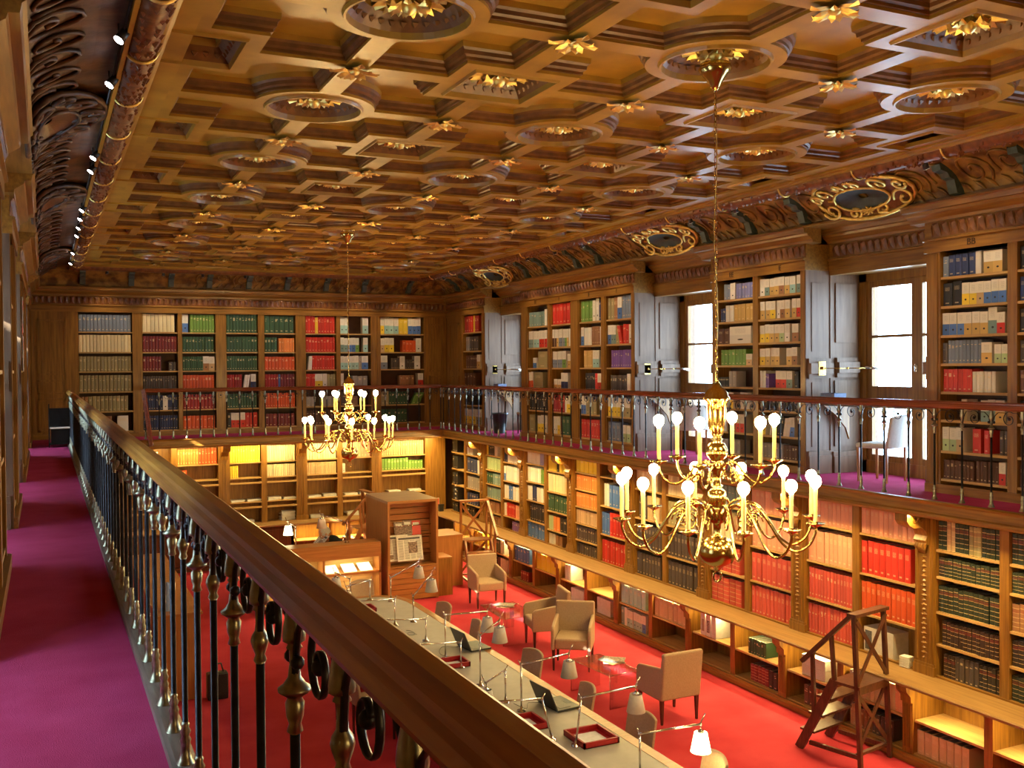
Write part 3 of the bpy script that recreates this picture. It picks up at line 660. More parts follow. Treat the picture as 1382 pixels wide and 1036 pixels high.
for a, b_ in ((YB, 3.43), (5.42, 8.01), (9.96, 11.94), (14.07, 18.41), (20.28, 22.58)):
    if a < 5:
        upper_case('y', a, b_, [], [], 2.66, 'panelled oak wall bay of the far gallery behind the viewer', s=1)
        upper_case('y', a, b_, [], [], 2.66, 'panelled oak bay of the near gallery behind the viewer', s=-1); continue
    upper_case('y', a, b_, [(a+.1+k*(b_-a)/max(1, round((b_-a)/1.1))+.02, a+(k+1)*(b_-a)/max(1, round((b_-a)/1.1))-.1) for k in range(round((b_-a)/1.1))], ZS8[::2], 2.66,
               {5.42: 'dark oak bookcase end beside the near purple-lit carpet strip', 9.96: 'dark oak bookcase on the near gallery behind the brass wall lamp', 14.07: 'long dark oak bookcase on the near gallery, before the framed notices', 20.28: 'last dark oak bookcase on the near gallery, beside the stool'}[a], 'x' and (), s=-1)
EC = [(.66, 1.72), (1.92, 2.65), (2.74, 3.45), (3.68, 4.38), (4.52, 5.23), (5.46, 6.18), (6.28, 7.02), (7.26, 8.36)]
upper_case('x', -.26, 1.82, [EC[0]], ZS6, 2.72, 'end-wall gallery bookcase with slate and cream volumes beside a panelled door', panel=(-.12, .42))
upper_case('x', 1.82, 3.57, EC[1:3], ZS6, 2.72, 'end-wall gallery bookcase with cream, maroon and dark green rows')
upper_case('x', 3.57, 5.35, EC[3:5], ZS6, 2.72, 'end-wall gallery bookcase with dark green and orange rows')
upper_case('x', 5.35, 7.14, EC[5:7], ZS6, 2.72, 'end-wall gallery bookcase with red and turquoise rows behind the far chandelier')
upper_case('x', 7.14, 8.95, EC[7:8], ZS6, 2.72, 'end-wall gallery bookcase with yellow box files beside the corner panel', panel=(8.48, 8.85))
ES = [['s14*98h78', 'c15*98h92', 'i15*98h84', 'i14*98h88', 'n2*16 i10*75', '-40 n2*20 -10 w1*22'],
      ['c8*92h84', 'm11*98h86', 'm6*52h84 -22 E2*22h55', 'E14*96h80', 'B8*56 #w1*14h80 B5*28', 'B14*98h78'],
      ['#b1*18 -6 g8*74h84', 'G10*96h84', 'G9*62h82 #n1*18 #f1*18', 'O10*96h84', 'R9*96', 'O8*96h72'],
      ['G10*98h88', 'G10*98h86', 'G12*98h84', 'R6*48h84 -3 w1*9x15 w1*8x15 -8 #B1*17', 'G11*95', 'k1*12 #r3*45 r3*40'],
      ['G6*96h84', 'G4*40h84 -6 o6*52h80', 'O9*98h80', 'R5*44 b1*6 m5*48', 'O12*98', 'm8*96h72'],
      ['r4*32h86 y1*10 r6*56h84', 'r10*98h86', '-6 w1*14x12 r9*76h86', 'r5*30 #y1*26 #w1*14 i3*28', 'e2*30h60 -20 e4*45h60', 'N9*90'],
      ['#a2*26 -48 #a1*20', '#t2*24 #b2*26 #g1*12 -14 #a1*16', '#a5*60 e1*10 #b1*22', '#w1*10 -30 e3*50h70', 'E1*18 n1*40h60', 'k6*60'],
      ['#y1*9 #a3*33 y2*22 #b1*10 #b2*20', '#f1*9 #y2*22 -20 O4*31h70 #w1*13', '#s1*16 -8 E5*20h70 #w1*12 E4*22h60 #w1*14', '-44 n5*34h70 -8 #r1*13', 'i2*18 G7*46h80 -6 g2*20x50', 'G8*60h80']]
for k in range(8): fill_upper('x', EC[k], ZS6, 2.72, ES[k], 'end gallery, %s column' % ORD[k])
# ---------------------------------------------------------------- lower bookcases
LZ = {}
def lower_case(y0, cols, label, s=1):
    """one bay between two carved pilasters on the right; pilaster at y0, bay runs to y0+2"""
    base = Vector((LXR, y0+1, CT)); t = thing('bookcase', label, 'bookcase', base)
    f = lambda mb, p, q, d0, d1, z0, z1, mi=0: mb.box(d0, d1, p-base.y, q-base.y, z0-CT, z1-CT, mi)
    f(MB(), y0, y0+2, .27, .30, CT, G-.13).build('back_panel', 'oak_z', t)
    b = MB(); f(b, y0-.13, y0+.13, 0, .28, CT, G-.13); f(b, y0-.12, y0+.12, -.03, 0, CT, G-.17); f(b, y0-.14, y0+.14, -.045, 0, CT, CT+.10); f(b, y0-.13, y0+.13, -.04, 0, CT+.10, CT+.13)
    f(b, y0-.09, y0-.075, -.045, -.03, CT+.16, G-.45); f(b, y0+.075, y0+.09, -.045, -.03, CT+.16, G-.45)
    pl = b.build('pilaster', 'oak_z', t)
    cv = MB()
    for i in range(24):
        z = CT+.19+i*.052; a = .045 if i % 2 else .03
        cv.faces([(-.03, y0-a-base.y, z-CT), (-.03, y0-base.y, z-.024-CT), (-.03, y0+a-base.y, z-CT), (-.03, y0-base.y, z+.024-CT), (-.055, y0-base.y, z-CT)], [(0, 1, 4), (1, 2, 4), (2, 3, 4), (3, 0, 4)])
    for i in range(5): cv.tube([(-.04, y0-.06+.03*i-base.y, 1.50), (-.09, y0-.06+.03*i-base.y, 1.40), (-.05, y0-.03+.015*i-base.y, 1.32)], [.016, .02, .006], 5)
    cv.build('carving', 'oak_z', pl)
    k = MB(); P = [(-.37, 1.82), (.0, 1.82), (.0, 1.46), (-.03, 1.42), (-.08, 1.43), (-.10, 1.47), (-.07, 1.52), (-.10, 1.58), (-.16, 1.62), (-.27, 1.62), (-.33, 1.65), (-.37, 1.70)]
    k.prism([(x, y0-.085-base.y, z-.0) for x, z in P], (0, .17, 0))
    for sd in (-1, 1):
        k.tube([(-.25+.055*cos(a)*(1-a/14), y0+sd*.088-base.y, 1.72+.055*sin(a)*(1-a/14)) for a in [i*.5 for i in range(20)]], .010, 5)
        k.tube([(-.12-.012*i, y0+sd*.088-base.y, 1.70+.02*sin(i)) for i in range(8)], .008, 5)
    k.build('corbel', 'oak_z', t)
    ym = y0+1.03
    f(MB(), ym-.055, ym+.055, .0, .28, CT, G-.13).build('divider', 'oak_z', t)
    f(MB(), y0+.13, y0+1.87, -.012, .03, CT, CT+.02).build('bottom_strip', 'oak_y', t)
    for (p, q), zs in zip(((y0+.13, ym-.055), (ym+.055, y0+1.87)), cols):
        for z in zs: f(MB(), p, q, .008, .27, z-.025, z).build('shelf', 'pale_y', t)
LOW = [(-.3, None, None)]
S4, S5a, S5b = [1.36, 1.83, 2.30], [1.26, 1.61, 1.99, 2.28], [1.19, 1.55, 1.92, 2.31]
S6 = [1.17, 1.47, 1.77, 2.08, 2.39]; S5c = [1.25, 1.65, 2.02, 2.38]
# bays by y0: (near column shelves, far column shelves, near specs, far specs, near name, far name, label)
LB = [(3.75, S4, S4, ['k3*20']*4, ['k3*20']*4, 'behind view', 'behind view far', 'oak lower bookcase bay just outside the view'),
      (5.75, S5a, S5a, ['LG12*92', 'LG12*90', 'Ln6*60 LG5*38', 'LE5*40 LN5*40', 'LG10*90'], ['LG2*14 Lf2*14h90 LG3*22 Li3*20 LG4*28', 'LE1*9 LG12*89', 'LG12*98', '-6 LN13*90', '-8 LN3*20 E5*38 Lk1*6 LE4*27'], 'lower case at picture edge', 'lower case right of ladder', 'lower oak bookcase with dark green leather volumes, nearest bay'),
      (7.75, S4, S4, ['P12*98h92', 'r8*88h88', 'O11*98h86', ''], ['P11*98h92', 'P2*36h90 P1*10h88 P5*50h88', 'q14*98h86', 'q14*98h90'], 'lower case behind ladder', 'lower case left of ladder', 'lower oak bookcase with salmon and red volumes, behind the near ladder'),
      (9.75, S4, S4, ['P9*98h90', 'P8*98h92', 'q8*98h88', 'q11*98h92'], ['w2*20 t6*60h80', 'c6*60h88 -10 n3*28', 'O2*22 Lq5*60h86', 'Lq5*86h90'], 'second lower case from ladder', 'lower case behind near chandelier', 'lower oak bookcase with red volumes, behind the near chandelier foot'),
      (11.75, S4, S4, ['c9*85', 'i8*80 e2*14', 'E9*94h84', 'E8*90h88'], ['c7*80h92', '-10 E3*30h84 f5*45h88', 'E8*92h84', 'E8*90h86'], 'lower case with dusky volumes', 'dusky lower case, far column', 'lower oak bookcase with cream rows over dusky brown volumes'),
      (13.75, [1.40, 1.89, 2.39], S6, ['-40 s4*50h60', '-10 w2*20 b4*50h80 b2*18', 'b3*32h84 r5*60h86', 'r9*94h86'], ['y5*96h96', 'o11*96h92', 'o11*96h90', 'f11*96h90', 'E9*94h90', 'E8*92h84'], 'lower case with red files', 'lower case with orange journals', 'lower oak bookcase with red files and orange journals'),
      (15.75, S5b, S5c, ['y3*40 k1*14 y3*36', 'c7*80h92 f1*10', 'G6*60h92 G3*34h90', 'l3*24 o2*30 k2*34', 'w3*34h84 n2*30h80'], ['w3*70h94 v1*22', 'w9*74h86 g3*22h84', 'w3*26 B3*26h92 w3*34', '-12 k7*80h92', 'b5*96h96'], 'lower case with blue set', 'blue set case, far column', 'lower oak bookcase with white journals above a bright blue set'),
      (17.75, S5b, S6, ['B2*20 w5*60', '#b1*12 w9*84h86', 'w3*26 b2*24 w3*40', 'w2*14 r5*50 P3*24', '-44 p5*50h80'], ['y1*10 k3*40 w1*20', 'l7*96h92', 'G3*40 t4*50', 't6*94h90', 'n4*80', 'n5*90'], 'lower case behind far ladder', 'far ladder case, far column', 'lower oak bookcase with white and red journals, behind the far ladder'),
      (19.75, S5b, S5b, ['w3*40', 'B3*70h90 w1*18', 'e6*86h80', 'B5*76h80', 'k3*50'], ['k3*40'] * 5, 'corner lower case', 'corner panel case', 'lower oak bookcase with navy volumes in the far corner')]
for y0, zn, zf, sn, sf, nn, nf, lab in LB:
    lower_case(y0, (zn, zf), lab)
    ym = y0+1.03
    for (p, q), zs, sp, nm in (((y0+.13, ym-.055), zn, sn, nn), ((ym+.055, y0+1.87), zf, sf, nf)):
        lv = [CT+.005]+zs; tops = zs+[2.69]
        for i, spc in enumerate(sp):
            k = len(lv)-1-i
            if k < 0: break
            row((LXR+.012, q-.006, lv[k]), (0, -1, 0), (-1, 0, 0), q-p-.012, tops[k]-.03-lv[k], spc, '%s shelf, %s' % ('top' if i == 0 else ORD[i], nm), .22)
# counters
def prof_counter(f, b): return [(f, CT), (f-.012, CT-.012), (f-.012, CT-.035), (f+.02, CT-.05), (b, CT-.05), (b, CT)]
tag(MB().sweep(prof_counter(8.18, 8.95), YB, 21.98, 'y').build('counter', 'counter_y'), 'long oak counter ledge running under the lower bookcases of the window side', 'counter')
tag(MB().sweep(prof_counter(21.53, 22.3), -.1, 8.16, 'x').build('counter', 'counter_x'), 'oak counter ledge along the end wall below the papers', 'counter')
# low cabinets below the counter
LC = {5.75: (['', '', 'P7*78h82', ''], 'nearest'), }
CAB = [(3.75, '', '', '', ''), (5.75, '', '', '', 'f7*76h80'), (7.75, '-6 w3*20h84 c7*56h86 P3*16h84', '-6 f2*12h80 n4*26h70 E5*36h72', '', '-30 N2*20h80 n3*30h80'), (9.75, '-26 G7*40h60', '-30 Lm5*42h74 k2*20h74', '', ''),
       (11.75, 'f7*96h86', '', 'a6*84h88', 't1*12h92 w1*9h92 #a5*52h84 #b1*12'), (13.75, '', '', '-10 w2*26h84', ''), (15.75, 'y4*90h88', '', 'b5*76h86', '-30 m4*40h60'), (17.75, 'G3*40 w2*20', 'k3*40 w4*40', 'y3*50', ''), (19.75, '', '', '', '')]
CLAB = ['edge', 'open oak cabinet under the counter at the picture edge, with tan volumes', 'open oak cabinet under the counter behind the near ladder', 'open oak cabinet with white binders and a dark tartan row', 'open oak cabinet with turquoise files under the counter',
        'open oak cabinet with an empty top shelf and cartons below', 'open oak cabinet with yellow and bright blue files', 'open oak cabinet behind the far armchair, small white books', 'open oak cabinet in the far corner under the counter']
for ci, (y0, a, b_, c_, d_) in enumerate(CAB):
    base = Vector((8.36, y0+1, 0)); t = thing('cabinet', CLAB[ci] if ci else 'open oak cabinet under the counter just outside the view', 'cabinet', base)
    f = lambda mb, p, q, d0, d1, z0, z1: mb.box(d0, d1, p-base.y, q-base.y, z0, z1)
    f(MB(), y0, y0+2, .44, .47, 0, CT-.05).build('back_panel', 'oak_z', t)
    b = MB(); f(b, y0, y0+2, -.05, .46, 0, .10); f(b, y0, y0+2, -.065, -.05, .02, .07); b.build('base', 'oak_y', t)
    b = MB(); f(b, y0-.10, y0+.04, -.02, .46, .10, CT-.05)
    for i in range(4): f(b, y0-.088+.03*i, y0-.072+.03*i, -.03, -.02, .16, .62)
    b.prism([(-.02, y0-.10-base.y, CT-.06), (-.12, y0-.10-base.y, CT-.06), (-.11, y0-.10-base.y, CT-.12), (-.05, y0-.10-base.y, CT-.18), (-.045, y0-.10-base.y, CT-.25), (-.02, y0-.10-base.y, CT-.25)], (0, .14, 0))
    b.build('pilaster', 'oak_z', t)
    f(MB(), y0+.93, y0+1.03, .0, .46, .10, CT-.05).build('divider', 'oak_z', t)
    for (p, q), sp, nm in (((y0+.04, y0+.93), (a, b_), 'near half'), ((y0+1.03, y0+1.90), (c_, d_), 'far half')):
        f(MB(), p, q, .01, .45, .445, .47).build('shelf', 'pale_y', t)
        f(MB(), p, q, .0, .45, .10, .115).build('floor_board', 'pale_y', t)
        for z, hg, spc in ((.47, .34, sp[0]), (.115, .32, sp[1])):
            row((8.38, q-.006, z), (0, -1, 0), (-1, 0, 0), q-p-.012, hg, spc, 'cabinet %s shelf, %s of %s bay' % ('upper' if z > .3 else 'lower', nm, ORD[ci]), .26)
        area('counter_lamp', (8.42, (p+q)/2, .835), (0, math.radians(10), 0), .03, .6, E_COUNTER)
# end wall, lower level
EX = [1.50, 3.50, 5.19, 6.94]
base0 = [(-.1, 1.50), (1.50, 3.50), (3.50, 5.19), (5.19, 6.94), (6.94, 8.65)]
ELAB = ['first', 'end-wall lower bookcase with peach and orange rows', 'end-wall lower bookcase with the bright yellow row', 'end-wall lower bookcase with cream rows behind the reader', 'end-wall lower bookcase with the vivid green row by the corner']
EZ = [1.26, 1.37, 1.80, 1.90, 2.24]
for k, (x0, x1) in enumerate(base0):
    base = Vector(((x0+x1)/2, LYE, CT)); t = thing('bookcase', ELAB[k] if k else 'end-wall lower bookcase hidden behind the handrail', 'bookcase', base)
    f = lambda mb, p, q, d0, d1, z0, z1: mb.box(p-base.x, q-base.x, d0, d1, z0-CT, z1-CT)
    f(MB(), x0, x1, .30, .34, CT, G-.13).build('back_panel', 'oak_z', t)
    b = MB(); f(b, x0-.12, x0+.12, -.03, .3, CT, G-.13); f(b, x0-.14, x0+.14, -.05, 0, CT, CT+.1)
    for i in range(3): f(b, x0-.07+.05*i, x0-.05+.05*i, -.042, -.03, CT+.15, G-.6)
    b.prism([(x0-.08-base.x, -.45, 1.82), (x0-.08-base.x, 0, 1.82), (x0-.08-base.x, 0, 1.44), (x0-.08-base.x, -.08, 1.42), (x0-.08-base.x, -.10, 1.50), (x0-.08-base.x, -.18, 1.60), (x0-.08-base.x, -.36, 1.62), (x0-.08-base.x, -.45, 1.70)], (.16, 0, 0))
    b.build('pilaster', 'oak_z', t)
    xm = {0: .9, 1: 2.47, 2: 4.36, 3: 6.07, 4: 8.20}[k]
    f(MB(), xm-.06, xm+.06 if k < 4 else x1, 0, .3, CT, G-.13).build('divider', 'oak_z', t)
    for p, q in (((x0+.12, xm-.06), (xm+.06, x1-.12)) if k < 4 else ((x0+.12, xm-.06),)):
        for z in EZ:
            if z in (1.26, 1.80): b = MB(); f(b, p, q, -.03, .05, z-.035, z); b.build('lid', 'pale_x', t)
            else: f(MB(), p, q, 0, .3, z-.025, z).build('shelf', 'pale_x', t)
EL = [((1.62, 2.41), 't5*50h80x-15 #a1*18', ''), ((2.53, 3.38), 'o8*52h90 O6*46h90', 'O2*24h80'), ((3.62, 4.30), 'y12*98h96', 'y4*27h90'), ((4.42, 5.07), 'c12*98h92', 'c14*98h90'),
      ((5.31, 6.01), 'c11*98h92', 'f18*98h90'), ((6.13, 6.82), 'P9*98h92', '#w1*10h70'), ((7.06, 8.14), 'i18*98h88', 'g9*62h92 g5*34h70')]
for i, ((p, q), a, b_) in enumerate(EL):
    row((p+.006, LYE+.012, 2.24), (1, 0, 0), (0, -1, 0), q-p-.012, .38, a, 'upper shelf, lower end-wall %s column' % ORD[i], .22)
    row((p+.006, LYE+.012, 1.90), (1, 0, 0), (0, -1, 0), q-p-.012, .30, b_, 'lower shelf, lower end-wall %s column' % ORD[i], .22)
def paper_stack(x, y, z, n, w_=.3, d_=.21, mat='white', seed=0):
    r = random.Random(seed+int(x*100)); b = MB()
    for i in range(n):
        a = r.uniform(-.2, .2); ca, sa = cos(a), sin(a); t_ = .012+.01*r.random(); zz = z+sum(0 for _ in ()) + i*.022
        b.obox((x-w_/2*ca, y-w_/2*sa, zz), (w_*ca, w_*sa, 0), (-d_*sa, d_*ca, 0), (0, 0, .02))
    return b
PL = ['first', 'second', 'third', 'fourth', 'fifth', 'sixth', 'seventh']
for i, (x, z, n) in enumerate([(2.75, 1.37, 2), (3.15, 1.37, 1), (3.8, 1.37, 2), (4.15, 1.37, 2), (4.6, 1.37, 3), (4.95, 1.37, 2), (5.5, 1.37, 2), (5.85, 1.37, 3), (6.35, 1.37, 2), (6.7, 1.37, 2), (7.4, 1.37, 2), (7.9, 1.37, 2),
                               (2.8, CT, 5), (3.15, CT, 2), (4.0, CT, 3), (4.9, CT, 9), (5.55, CT, 3), (6.4, CT, 4), (7.5, CT, 3)]):
    o = paper_stack(x, LYE+.05, z+.002, n).build('paper_stack', 'white')
    tag(o, 'stack of white papers, %s from left on the %s of the end wall' % (ORD[i if i < 12 else i-12], 'open middle shelf' if i < 12 else 'counter'), 'papers', 'papers on the end-wall shelves')
# low end cabinets
b0 = [(-.1, 3.5, 'dark_z', 'dark wooden cupboard doors under the end-wall counter, behind the lit lamp'), (3.5, 4.9, 'dark_z', 'dark wooden cupboard under the end-wall counter beside the reader'), (4.9, 8.3, 'pale_x', 'lit open cabinet under the end-wall counter behind the reader')]
for x0, x1, mt, lab in b0:
    t = thing('cabinet', lab, 'cabinet', ((x0+x1)/2, 21.7, 0)); c = (x0+x1)/2
    MB().box(x0-c, x1-c, .34, .38, 0, CT-.05).build('back_panel', 'oak_z', t); MB().box(x0-c, x1-c, 0, .36, 0, .1).build('base', 'dark_y', t)
    n = max(1, round((x1-x0)/.85)); wd = (x1-x0)/n
    for i in range(n+1): MB().box(x0-c+i*wd-.03, x0-c+i*wd+.03, 0, .36, .1, CT-.05).build('divider', 'oak_z', t)
    for i in range(n):
        p = x0-c+i*wd+.03; q = p+wd-.06
        if mt == 'dark_z':
            b = MB().box(p, q, .0, .02, .12, CT-.06); b.box(p+.08, q-.08, -.012, 0, .2, CT-.14); b.build('door', 'dark_z', t)
        else:
            MB().box(p, q, .01, .35, .45, .475).build('shelf', 'pale_x', t)
            area('counter_lamp', (c+(p+q)/2, 21.75, .83), (math.radians(-8), 0, 0), .6, .03, E_COUNTER*1.6)
# build the volumes: the largest in view one by one, the rest together
def metric(B):
    d = (B['o']-Vector((0, 0, EYE))).length; return B['h']*B['w']/d/d
def visible(B):
    x, y, z = B['o']-Vector((0, 0, EYE)); v = Vector((x, y, z)); dd = v.dot(f_); px = 691+FPX*v.dot(r2)/dd; py = 518-FPX*v.dot(u2)/dd
    return -10 < px < 1392 and -10 < py < 1046
rest = {True: MB(), False: MB()}
for isbox in (True, False):
    L = [B for B in BOOKS if (B['kind'] == .5) == isbox]
    vis = [B for B in L if visible(B)]; vis.sort(key=metric, reverse=True)
    big = set(id(B) for B in vis[:290])
    for B in L:
        if id(B) not in big: book_geo(rest[isbox], B); continue
        B['solo'] = True
        if isbox:
            mb = MB(); book_geo(mb, B, loc=B['o']); o = mb.build('box_file', 'book'); o.location = B['o']
            tag(o, '%s box file, %s from left, %s' % (CNAME[B['c']], ORD[min(B['k'], 20)-1], B['where']), 'box file', 'box files on the shelves')
        else:
            mb = MB(); book_geo(mb, B, True, False, loc=B['o']); o = mb.build('book', 'book'); o.location = B['o']
            mb = MB(); book_geo(mb, B, False, True, loc=B['o']); mb.build('page_block', 'book', o)
            tag(o, '%s %sbook, %s from left, %s' % (CNAME[B['c']], 'leather ' if B['kind'] == .75 else '', ORD[min(B['k'], 20)-1], B['where']), 'book', 'books on the shelves')
o = rest[False].build('books', 'book'); tag(o, 'many hundreds of smaller bound volumes filling the farther shelves', 'books'); o['kind'] = 'stuff'
o = rest[True].build('box_files', 'book'); tag(o, 'remaining small box files on the farther gallery shelves', 'box files'); o['kind'] = 'stuff'
# ================================================================ balustrades
def cr(pts, n=5):     # Catmull-Rom
    P = [Vector(p) for p in pts]; P = [P[0]*2-P[1]]+P+[P[-1]*2-P[-2]]; out = []
    for i in range(1, len(P)-2):
        for k in range(n):
            t = k/n; a, b, c, d = P[i-1:i+3]
            out.append(.5*((2*b)+(c-a)*t+(2*a-5*b+4*c-d)*t*t+(3*b-a-3*c+d)*t**3))
    out.append(P[-2]); return out
def baluster(kind):
    b = MB(); Z0 = .04
    b.lathe([(.031, Z0), (.031, Z0+.008), (.024, Z0+.018), (.018, Z0+.04), (.016, Z0+.07), (.020, Z0+.085), (.013, Z0+.10), (.019, Z0+.115), (.012, Z0+.13), (.015, Z0+.14), (.010, Z0+.15)], seg=14, mi=0)
    b.lathe([(.0102, Z0+.14), (.0102, .80)], seg=10, mi=1)
    if kind: b.lathe([(.010, .715), (.016, .72), (.012, .735), (.017, .75), (.019, .775), (.014, .785), (.020, .79), (.032, .798), (.033, .804), (.022, .812), (.013, .825), (.010, .85)], seg=16, mi=0)
    else: b.lathe([(.010, .76), (.015, .768), (.011, .78), (.018, .80), (.021, .812), (.018, .824), (.011, .835), (.010, .85)], seg=14, mi=0)
    b.lathe([(.009, .84), (.010, .878), (.016, .882), (.012, .890), (.022, .896), (.023, .905), (.021, .925), (.016, .950), (.015, .962), (.022, .980)], seg=14, mi=0)
    return b.mesh('baluster', ['old_brass', 'iron'])
def scroll_mesh(p):   # along local x from the knob baluster towards the ringed one, distance p
    b = MB(); c = .42*p; R = .070
    pts = [(.006, .80), (.010, .85), (.022, .91), (.05, .955)]
    for i in range(28):
        th = math.radians(125-i*17); r = R*(1-(i/27)**1.2*.72); pts.append((c+r*cos(th), .895+r*sin(th)*1.05))
    b.tube([(x, 0, z) for x, z in pts], .0075, 6, 0, flat=.42)
    b.ball((c, 0, .897), .016, 0, 8, 5)
    q = [(p-.006, .81), (p-.012, .86), (p-.035, .92), (p-.075, .955), (c+.045, .955)]
    b.tube([(x, 0, z) for x, z in q], .0075, 6, 0, flat=.42)
    b.ball((p-.028, 0, .86), .014, 0, 8, 5)
    return b.mesh('scroll', ['iron'])
BAL = [baluster(0), baluster(1)]
def balustrade(label, base, axis, t0, t1, pitch, railprof, railmat, phase=0):
    t = thing('balustrade', label, 'railing', base)
    a = 0 if axis == 'y' else 1
    MB().sweep(railprof, t0, t1, axis).build('handrail', railmat, t)
    n = int((t1-t0)/pitch); sm = scroll_mesh(pitch)
    for i in range(n+1):
        u = t0+phase+i*pitch
        if u > t1+.01: break
        k = i % 2; p = (0, u, 0) if axis == 'y' else (u, 0, 0)
        link('baluster', BAL[k], t, p)
        if k == 0:
            for d in (1, -1):
                if t0 < u+d*pitch < t1: link('scroll', sm, t, p, rot=(0, 0, (pi/2 if axis == 'y' else 0)+(0 if d > 0 else pi)))
    return t
RP = [(-.045, .985), (-.052, 1.0), (-.045, 1.018), (-.036, 1.026), (-.034, 1.040), (-.015, 1.053), (.015, 1.053), (.034, 1.040), (.036, 1.026), (.045, 1.018), (.052, 1.0), (.045, .985), (.026, .974), (-.026, .974)]
balustrade('near balustrade with a thick polished wooden handrail and scrolled iron balusters', (.43, 0, G), 'y', .18, 21.05, .34, RP, 'rail', phase=.02)
balustrade('far-side balustrade with a dark red-brown handrail before the windows', (8.22, 0, G), 'y', 4.24, 21.05, .335, [(x*.8, z) for x, z in RP], 'rail_d')
balustrade('end balustrade with a thin dark handrail before the end-wall gallery books', (0, 21.08, G), 'x', 1.83, 8.20, .265, [(x*.8, z) for x, z in RP], 'rail_x')
o = MB().beam((1.80, 21.08, G+1.04), (1.93, 21.02, G-.10), .07, .07).build('newel', 'rail_x'); tag(o, 'slanting dark newel post where the end balustrade begins', 'post')
# ================================================================ chandeliers
def chandelier(x, y, label):
    t = thing('chandelier', label, 'chandelier', (x, y, EYE)); Z = lambda a: a
    MB().lathe([(.02, 2.17), (.11, 2.16), (.12, 2.12), (.09, 2.08), (.05, 2.03), (.035, 2.0), (.012, 1.97)], seg=20).build('canopy', 'brass', t)
    ch = MB(); z = 1.98; i = 0
    while z > -.12:
        pts = [Vector((.011*cos(a), 0, .026*sin(a))) for a in [k*pi/4 for k in range(9)]]
        if i % 2: pts = [Vector((p.y, p.x, p.z)) for p in pts]
        ch.tube([p+Vector((0, 0, z)) for p in pts], .0035, 4); z -= .042; i += 1
    ch.build('chain', 'brass', t)
    MB().tube(cr([(0.008*sin(k), .008*cos(k*1.3), 1.95-k*.21) for k in range(11)], 2), .0035, 5).build('flex', 'gilt', t)
    MB().lathe([(.01, -.10), (.03, -.13), (.035, -.15), (.06, -.165), (.08, -.19), (.085, -.215), (.095, -.225), (.095, -.24), (.075, -.26), (.07, -.34), (.062, -.42), (.05, -.48), (.03, -.51), (.045, -.525), (.03, -.54),
                (.06, -.56), (.078, -.60), (.075, -.635), (.05, -.67), (.028, -.69), (.05, -.70), (.052, -.745), (.03, -.76), (.026, -.85), (.045, -.86), (.03, -.875), (.06, -.90), (.072, -.945), (.062, -.99), (.035, -1.02),
                (.05, -1.03), (.055, -1.12), (.03, -1.135), (.024, -1.22), (.04, -1.225), (.10, -1.25), (.132, -1.31), (.135, -1.36), (.11, -1.41), (.05, -1.44), (.03, -1.455), (.02, -1.475)], seg=24).build('stem', 'brass', t)
    MB().tube([(.034*cos(a), 0, -1.515+.04*sin(a)) for a in [k*pi/8 for k in range(17)]], .007, 6).build('ring', 'brass', t)
    lo = cr([(.05, 0, -1.10), (.10, 0, -1.02), (.20, 0, -.975), (.30, 0, -1.01), (.38, 0, -1.12), (.46, 0, -1.24), (.55, 0, -1.295), (.64, 0, -1.25), (.688, 0, -1.16), (.69, 0, -1.11)], 4)
    up = cr([(.04, 0, -.735), (.10, 0, -.69), (.16, 0, -.72), (.22, 0, -.80), (.30, 0, -.845), (.38, 0, -.81), (.417, 0, -.74), (.42, 0, -.70)], 4)
    def arm_mesh(path, c, r):
        b = MB(); b.tube(path, .0095, 7)
        b.tube([(c[0]+r*(1-i/22)*cos(i*.55), 0, c[1]+r*(1-i/22)*sin(i*.55)) for i in range(18)], .006, 5); return b.mesh('arm', ['brass'])
    lm, um = arm_mesh(lo, (.26, -1.10), .07), arm_mesh(up, (.17, -.80), .05)
    pan = MB().lathe([(.008, -.035), (.014, -.02), (.03, -.012), (.062, .006), (.066, .010), (.03, .004), (.016, .010), (.016, .02)], seg=16).mesh('drip_pan', ['brass'])
    can = MB().lathe([(.0145, .0), (.0145, .235), (.010, .24)], seg=10).mesh('candle', ['candle'])
    blb = MB().lathe([(.010, -.004), (.016, .008), (.032, .024), (.040, .048), (.037, .072), (.022, .090), (.004, .096)], seg=12).mesh('bulb', ['bulb'])
    for mesh, n, R, z, off in ((lm, 12, .69, -1.095, 14), (um, 6, .42, -.685, 14)):
        for i in range(n):
            a = math.radians(off+360/n*i)-(YAW+.2)
            am = link('arm', mesh, t, rot=(0, 0, a))
            link('drip_pan', pan, am, (R, 0, z)); link('candle', can, am, (R, 0, z+.01)); link('bulb', blb, am, (R, 0, z+.245))
    return t
c1 = chandelier(CX0, CY0, 'near brass chandelier with eighteen lit candle bulbs on two tiers')
c2 = copy_tree(c1); c2.location = (CX0, CY0+8*CB_, EYE); c2['label'] = 'far brass chandelier before the end wall'; c2.rotation_euler.z = .178
c3 = copy_tree(c1); c3.location = (CX0, CY0-8*CB_, EYE); c3['label'] = 'brass chandelier behind the viewer'
for c in (c1, c2, c3): c['group'] = 'brass chandeliers'
